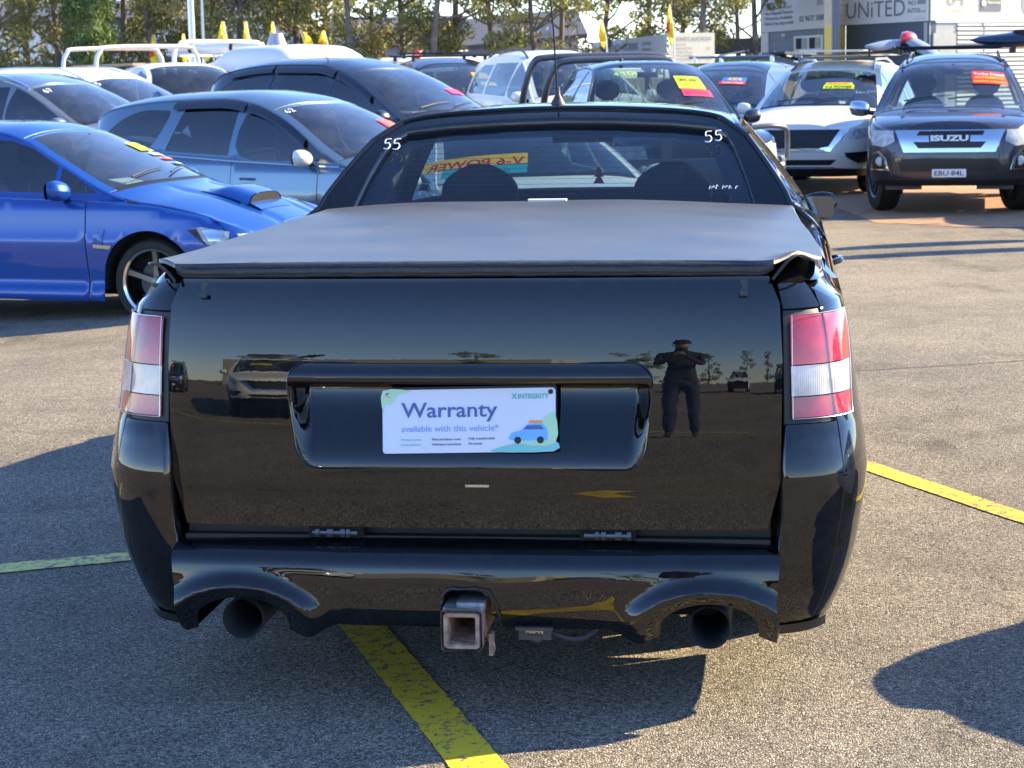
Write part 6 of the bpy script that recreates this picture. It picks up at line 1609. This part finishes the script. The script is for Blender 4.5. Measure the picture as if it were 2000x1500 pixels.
def gum_proto(seed, H, spread, nbl, nl, low=1.6, sparse=False):
    rnd = random.Random(seed); m = MB(); blobs = []
    top = Vector((rnd.uniform(-.3, .3), rnd.uniform(-.3, .3), H * .9))
    trunk = [Vector((0, 0, -.2)), Vector((rnd.uniform(-.1, .1), 0, H * .25)), Vector((rnd.uniform(-.25, .25), rnd.uniform(-.2, .2), H * .55)), top]
    tp = smoothpoly([tuple(q) for q in trunk], 4, False); n = len(tp)
    m.tube(tp, [.15 * (1 - .8 * i / (n - 1)) for i in range(n)], 7)
    for k in range(nbl):
        t = rnd.uniform(.16 if not sparse else .4, 1); q = Vector(tp[int(t * (n - 1))]); a = rnd.uniform(0, 2 * math.pi); rr = spread * rnd.uniform(.35, 1) * (1.1 - .5 * abs(t - .5))
        e = Vector((q.x + rr * math.cos(a), q.y + rr * math.sin(a), max(low, q.z + rnd.uniform(.2, 1.1))))
        mid = q.lerp(e, .5) + Vector((0, 0, -.1 + rnd.uniform(-.1, .2)))
        m.tube([q, mid, e], [.05 * (1.2 - t), .03, .012], 5)
        for _ in range(3):
            f_e = e + Vector((rnd.gauss(0, .35), rnd.gauss(0, .35), rnd.gauss(0, .3))); m.tube([mid.lerp(e, rnd.uniform(.3, 1)), f_e], [.015, .006], 4)
            blobs.append((f_e.x, f_e.y, max(low, f_e.z), rnd.uniform(.28, .55)))
    t_ = m.build('trunk', 'bark'); me = t_.data; bpy.data.objects.remove(t_)
    return me, leaf_mesh(blobs, nl, .085, seed, 'crown', 'gum_leaf')
GP = [gum_proto(s_, 8.2, 1.6, 19, 5000) for s_ in (1, 2, 3, 4, 5)] + [gum_proto(s_, 8.5, 1.5, 13, 4200, 2.0, True) for s_ in (11, 12, 13)]
def plant(u, D, k, rz, sc, label, grp='gum trees along the back of the lot'):
    r_ = empty('gum_tree', ((u - 1000) / 4000 * D * 1.01, D, -.1), rz, label, 'tree', grp)
    r_.scale = (sc, sc, sc)
    link('trunk', GP[k][0], r_); link('crown', GP[k][1], r_); return r_
TR = [(-30, 62, 0, .4, 1.0), (28, 58, 1, 1.2, 1.0), (85, 64, 2, 2.2, 1.05), (140, 60, 5, .2, 1.0), (240, 66, 3, .9, 1.0), (275, 61, 5, 2.9, 1.05), (330, 60, 4, 3.1, 1.0), (385, 66, 1, 4.0, 1.0),
      (440, 62, 2, .3, 1.0), (492, 60, 0, 2.0, 1.0), (545, 65, 3, 1.1, 1.05), (600, 61, 1, 5.0, .95), (648, 66, 4, .6, 1.0), (700, 60, 2, 3.9, 1.0), (745, 67, 0, 1.5, .95),
      (800, 66, 5, .8, 1.0), (858, 59, 3, 2.5, 1.0), (905, 61, 4, 4.4, 1.02), (975, 60, 6, .1, .95), (1062, 60, 1, .7, .92), (1105, 63, 2, 5.2, .95), (1182, 66, 6, 1.9, 1.0), (1275, 70, 5, 3.3, 1.0), (1330, 72, 7, .5, 1.0), (1378, 62, 7, 2.2, 1.0), (1478, 66, 6, 4.1, 1.0), (1440, 74, 5, 5.5, .95)]
where = ['cut by the left frame edge', 'second from the left frame edge', 'behind the white wagon at left', 'thin and dark trunked, just left of the cypress', 'just right of the cypress', 'thin trunked behind the cream headboard frame', 'behind the pipe carrier ute',
         'left of the grey light poles', 'right of the grey light poles', 'behind the flag with the red mark', 'behind the tall canopy ute', 'above the grey roof vent', 'right of the roof vent', 'above the black four door roof',
         'left of the sky gap in the middle', 'sparse, in the gap above the white carport roof', 'left one of the dense pair over the dark rack', 'right one of the dense pair over the dark rack', 'slender with bare trunk right of the dense pair', 'behind the antenna, dense and yellow green', 'right of the antenna',
         'thin trunk behind the left yellow flag', 'thin, over the grey sign face', 'sparse, over the cream sign face', 'nearly bare black trunk left of the shed', 'slender, against the office block', 'far and small above the shed roof']
for (u, D, k, rz, sc), wl in zip(TR, where): plant(u, D, k, rz, sc, 'gum tree ' + wl)
# cypress
P = []; rnd = random.Random(9); blobs = []
for i in range(300):
    z = rnd.uniform(.3, 7.6); rad = .56 * min(1, (z + .6) / 1.6) * (1 - max(0, (z - 4.5) / 3.6)) ** .7; a = rnd.uniform(0, 6.283); q_ = rad * rnd.uniform(.68, 1.0)
    blobs.append((q_ * math.cos(a), q_ * math.sin(a), z, rnd.uniform(.16, .3)))
cy = empty('cypress_tree', (-11.35, 56.5, -.1), 0, 'dense dark green column shaped cypress among the gum trees', 'tree')
link('crown', leaf_mesh(blobs, 16000, .055, 5, 'crown', 'cypress_leaf', -1.5), cy)
m = MB(); m.tube([(0, 0, 0), (0, 0, 6.5)], [.14, .03], 8); m.build('trunk', 'bark', cy)
m = MB(); P = []
for z in lin(.3, 7.2, 12):
    rad = .38 * min(1, (z + .6) / 1.6) * (1 - max(0, (z - 4.5) / 3.6)) ** .7; P.append([(rad * math.cos(a), rad * math.sin(a), z) for a in lin(0, 6.283, 13)])
m.quad_grid(P); m.build('inner_foliage', 'cypress_leaf', cy)
# light poles
for u, D, r_, l_ in ((403, 46, .085, 'thickest grey light pole, left of three'), (424, 58, .06, 'middle grey light pole of three'), (434, 66, .05, 'thinnest grey light pole, right of three')):
    m = MB(); x = (u - 1000) / 4000 * D * 1.01; m.tube([(x, D, 0), (x - .02, D, 4), (x - .05, D, 9)], [r_, r_ * .85, r_ * .6], 10); o = m.build('light_pole', 'satin_metal'); tag(o, l_, 'light pole', 'light poles')
# feather flags
simple('flag_yellow', (.92, .66, .02), .7, var=.08); simple('flag_red', (.70, .10, .05), .7)
FL = [(330, 70, 117, -1, 58), (386, 68, 110, -1, 52), (412, 78, 112, 1, 48), (463, 45, 104, -1, 46), (506, 45, 100, -1, 47), (557, 45, 92, -1, 48), (609, 62, 92, 1, 50), (654, 62, 96, -1, 50), (1184, 42, 80, -1, 50), (1313, 12, 74, -1, 50)]
fw_ = ['drooping beside the cream headboard frame', 'narrow, left of the light poles', 'rounded, just right of the light poles', 'with a red mark, right of the light poles', 'left one above the canopy rails', 'above the front of the canopy', 'small, left of the grey roof vent', 'with red edge, right of the roof vent', 'alone left of the grey sign', 'tall, at the corner of the yard sign']
for (u, v0, v1, sd, D), wl in zip(FL, fw_):
    hz_ = 152 - (u - 1000) * .0175; z1 = 1.6 + (hz_ - v0) / 4000 * D; z0 = 1.6 + (hz_ - v1) / 4000 * D; x = (u - 1000) / 4000 * D * 1.01
    r_ = empty('feather_flag', (x, D, 0), 0, 'yellow feather flag ' + wl, 'flag', 'yellow feather flags'); lean = .10
    m = MB(); m.tube([(.14, 0, 0), (.10, 0, z0), (0, 0, z1)], .018, 6); m.build('flag_pole', 'white_trim', r_)
    m = MB(); P = []; H = z1 - z0
    wmax = .26 if u not in (386, 506, 557, 1184, 1313) else .17
    for t in lin(0, 1, 12):
        ww = wmax * (math.sin(math.pi * min(1, .08 + t * .85)) ** .7) * (.45 + .75 * t); xx = .10 * t; row = []
        for q in lin(0, 1, 5): row.append((xx + sd * ww * q, .07 * math.sin(q * 5 + t * 7), z1 - H * t - .22 * q * (1 if sd < 0 else .5) * t))
        P.append(row)
    m.quad_grid(P); m.build('cloth', 'flag_yellow', r_)
    if u in (330, 463, 654, 386, 1313):
        m = MB(); m.quad_grid([[(p[0] - .0, p[1] - .015, p[2]) for p in row[2:5]] for row in P[5:9]]); m.build('red_print', 'flag_red', r_)

for k, (x, y, h) in enumerate(((6.55, 18.75, 2.35), (5.9, 19.45, 1.75))):  # flags added out of view to throw shadow stripes on the asphalt
    r_ = empty('feather_flag', (x, y, 0), 0, ('tall' if k == 0 else 'short') + ' yellow flag added unseen beyond the right edge to cast a shadow stripe on the asphalt', 'flag', 'yellow feather flags')
    m = MB(); m.tube([(0, 0, 0), (0, 0, h)], .035, 6); m.build('flag_pole', 'white_trim', r_)
    m = MB(); P = []
    for t in lin(0, 1, 10):
        ww = .42 * math.sin(math.pi * min(1, .1 + t * .8)) ** .7; P.append([(.05 * math.sin(q * 4 + t * 5), ww * q, h - h * .7 * t) for q in lin(0, 1, 5)])
    m.quad_grid(P); m.build('cloth', 'flag_yellow', r_)
# ------------------------------------------------------------------ what stands behind the photographer and mirrors in the black paint
def clone(src, lref, wref, hd, label, grp=None):
    r_ = copy_tree(src); at_heading(r_, lref, wref, hd, z=0); r_['label'] = label
    if grp: r_['group'] = grp
    return r_
G = 'cars parked behind the photographer'
clone(wsu, (0, 4.9), (-4.9, -3.6), 60, 'white SUV parked behind the photographer at left', G)
clone(gsu, (0, 4.8), (-14.5, -10), 60, 'charcoal SUV parked behind the photographer at far left', G)
clone(pr, (0, 4.9), (5.2, -17), 100, 'dark SUV parked far behind the photographer at right', G)
clone(wp, (0, 4.9), (1.5, -24), 95, 'white SUV parked far behind the photographer', G)
clone(dk, (0, 4.9), (8.5, -21), 104, 'dark blue SUV parked far behind the photographer', G)
clone(blue, (0, 4.6), (-2.0, -26), 88, 'blue sedan parked far behind the photographer', G)
clone(wh, (0, 4.6), (-5.2, -27), 86, 'white wagon parked far behind the photographer', G)
for k, (x, y) in enumerate(((-16, -52), (-8, -60), (-2, -66), (4, -58), (10, -64), (17, -60))):
    r_ = empty('gum_tree', (x, y, 0), k, ('leafy gum tree at the far left of the row behind the photographer', 'second gum tree of the row behind the photographer', 'gum tree farthest back in the row behind the photographer', 'gum tree nearest in the row behind the photographer', 'gum tree second from the right in the row behind the photographer', 'gum tree at the far right of the row behind the photographer')[k], 'tree', 'gum trees behind the photographer'); r_.scale = (.9,) * 3
    link('trunk', GP[k % 5][0], r_); link('crown', GP[k % 5][1], r_)
r_ = empty('warehouse', (0, 0, 0), 0, 'cream warehouse behind the photographer', 'building')
m = MB(); m.box((-26, -62, 2.6), (26, 10, 5.2)); m.build('wall', 'cladding_cream', r_)
clone(pr, (0, 4.9), (7.6, 19.9), -103, 'dark SUV parked beyond the right edge beside the charcoal SUV', 'four wheel drives parked facing the camera')
# the car beyond the right frame edge whose shadow falls across the corner of the picture
nb2 = clone(wu, (0, 0), (0, 0), 176, 'white sedan just beyond the right edge, casting a shadow on the asphalt'); at_heading(nb2, (.74, 4.40), (2.06, 5.56), 215, z=0)
for ch in list(nb2.children):
    if ch.name.startswith('side_mirror'):
        for g_ in list(ch.children): bpy.data.objects.remove(g_)
        bpy.data.objects.remove(ch)
ground_strip('painted_line', [(-9.0, -3.2), (-3.6, -2.2), (1.0, -1.4)], .12, 'line_paint', .004)

# ------------------------------------------------------------------ the photographer (seen mirrored in the tailgate)
simple('shirt_dark', (.035, .035, .05), .85); simple('jeans', (.03, .045, .08), .9); simple('skin', (.42, .25, .18), .5); simple('cap_dark', (.02, .02, .025), .8)
def skin_obj(name, chains, mat, parent, sub=2):
    V = []; E_ = []; Rr = []
    for ch in chains:
        base_i = None
        for i, (p, r_) in enumerate(ch):
            if isinstance(p, int): base_i = p; continue
            V.append(p); Rr.append(r_)
            if base_i is not None: E_.append((base_i, len(V) - 1))
            base_i = len(V) - 1
    me = bpy.data.meshes.new(name); me.from_pydata(V, E_, []); o = bpy.data.objects.new(name, me); COL.objects.link(o)
    md = o.modifiers.new('skin', 'SKIN'); md.use_smooth_shade = True
    for v_, r_ in zip(me.skin_vertices[0].data, Rr): v_.radius = (r_, r_) if not hasattr(r_, '__len__') else r_
    me.skin_vertices[0].data[0].use_root = True
    md2 = o.modifiers.new('sub', 'SUBSURF'); md2.levels = sub; md2.render_levels = sub
    dg = bpy.context.evaluated_depsgraph_get(); ev = bpy.data.meshes.new_from_object(o.evaluated_get(dg)); bpy.data.objects.remove(o)
    ev.materials.clear(); ev.materials.append(M[mat]); return link(name, ev, parent)
pp = empty('person', (.0, -.42, 0), 0, 'person in dark shirt, jeans and cap holding a phone, mirrored in the tailgate', 'person')
# pelvis(0) torso(1,2) neck(3) head(4,5)
body = [((0, 0, .95), (.15, .11)), ((0, 0, 1.15), (.13, .10)), ((0, .0, 1.36), (.17, .11)), ((0, .01, 1.47), (.06, .06)), ((0, .03, 1.56), (.075, .085)), ((0, .03, 1.66), (.075, .095))]
chains = [body]
for s_ in (-1, 1): chains.append([(2, 0), ((s_ * .19, .0, 1.40), .055), ((s_ * .225, .08, 1.16), .042), ((s_ * .10, .27, 1.28), .032), ((s_ * .05, .30, 1.33), .03)])
for s_ in (-1, 1): chains.append([(0, 0), ((s_ * .10, 0, .88), .095), ((s_ * .12, .02, .48), .06), ((s_ * .13, -.01, .09), .042), ((s_ * .14, .12, .04), .038)])
skin_obj('body', chains, 'shirt_dark', pp)
skin_obj('jeans', [[((0, 0, .97), (.17, .125)), ((0, 0, .90), (.16, .12))]] + [[(1, 0), ((s_ * .10, 0, .84), .108), ((s_ * .12, .02, .48), .073), ((s_ * .13, -.01, .12), .06)] for s_ in (-1, 1)], 'jeans', pp)
hd_ = skin_obj('head', [[((0, .03, 1.52), (.05, .055)), ((0, .035, 1.58), (.075, .09)), ((0, .03, 1.67), (.082, .10)), ((0, .02, 1.73), (.05, .06))]], 'skin', pp)
m = MB(); m.tube([(0, .13, 1.63), (0, .152, 1.605), (0, .13, 1.60)], [.008, .014, .008], 6); m.build('nose', 'skin', hd_)
for s_ in (-1, 1):
    m = MB(); m.lathe([(0, .008), (.011, .004), (.013, 0)], Matrix.Translation((s_ * .032, .122, 1.64)) @ Matrix.Rotation(R(-90), 4, 'X'), 10); m.build('eye', 'ink_dark', hd_)
    m = MB(); m.lathe([(0, .012), (.022, .008), (.03, 0)], Matrix.Translation((s_ * .083, .025, 1.625)) @ Matrix.Rotation(R(s_ * 90), 4, 'Y'), 12); m.build('ear', 'skin', hd_)
    hand_ = [[((s_ * .05, .30, 1.34), .028), ((s_ * .045, .31, 1.385), .034)]]
    for k, (dz, ln_) in enumerate(((.0, .06), (.018, .068), (.036, .062), (.05, .045))):
        hand_.append([(1, 0), ((s_ * (.045 - .01), .322, 1.375 + dz), .0095), ((s_ * (.045 - .01 - ln_ * .5), .332, 1.38 + dz), .0085), ((s_ * (.045 - .01 - ln_ * .9), .325, 1.382 + dz), .0075)])
    hand_.append([(1, 0), ((s_ * .045, .29, 1.39), .010), ((s_ * .02, .285, 1.40), .009)])
    skin_obj('hand', hand_, 'skin', pp, 1)
m = MB(); m.lathe([(.0, .10), (.06, .085), (.095, .03), (.1, 0)], Matrix.Translation((0, .02, 1.67)) @ Matrix.Diagonal((1, 1.12, 1, 1)), 20)
m.quad_grid([[(x, .10 + .09 * (1 - (x / .08) ** 2) * t, 1.675 - .01 * t) for t in (0, .5, 1)] for x in lin(-.08, .08, 9)]); m.build('cap', 'cap_dark', pp)
m = MB(); m.box((0, .315, 1.40), (.155, .009, .075)); m.build('phone', 'plastic_black', pp)
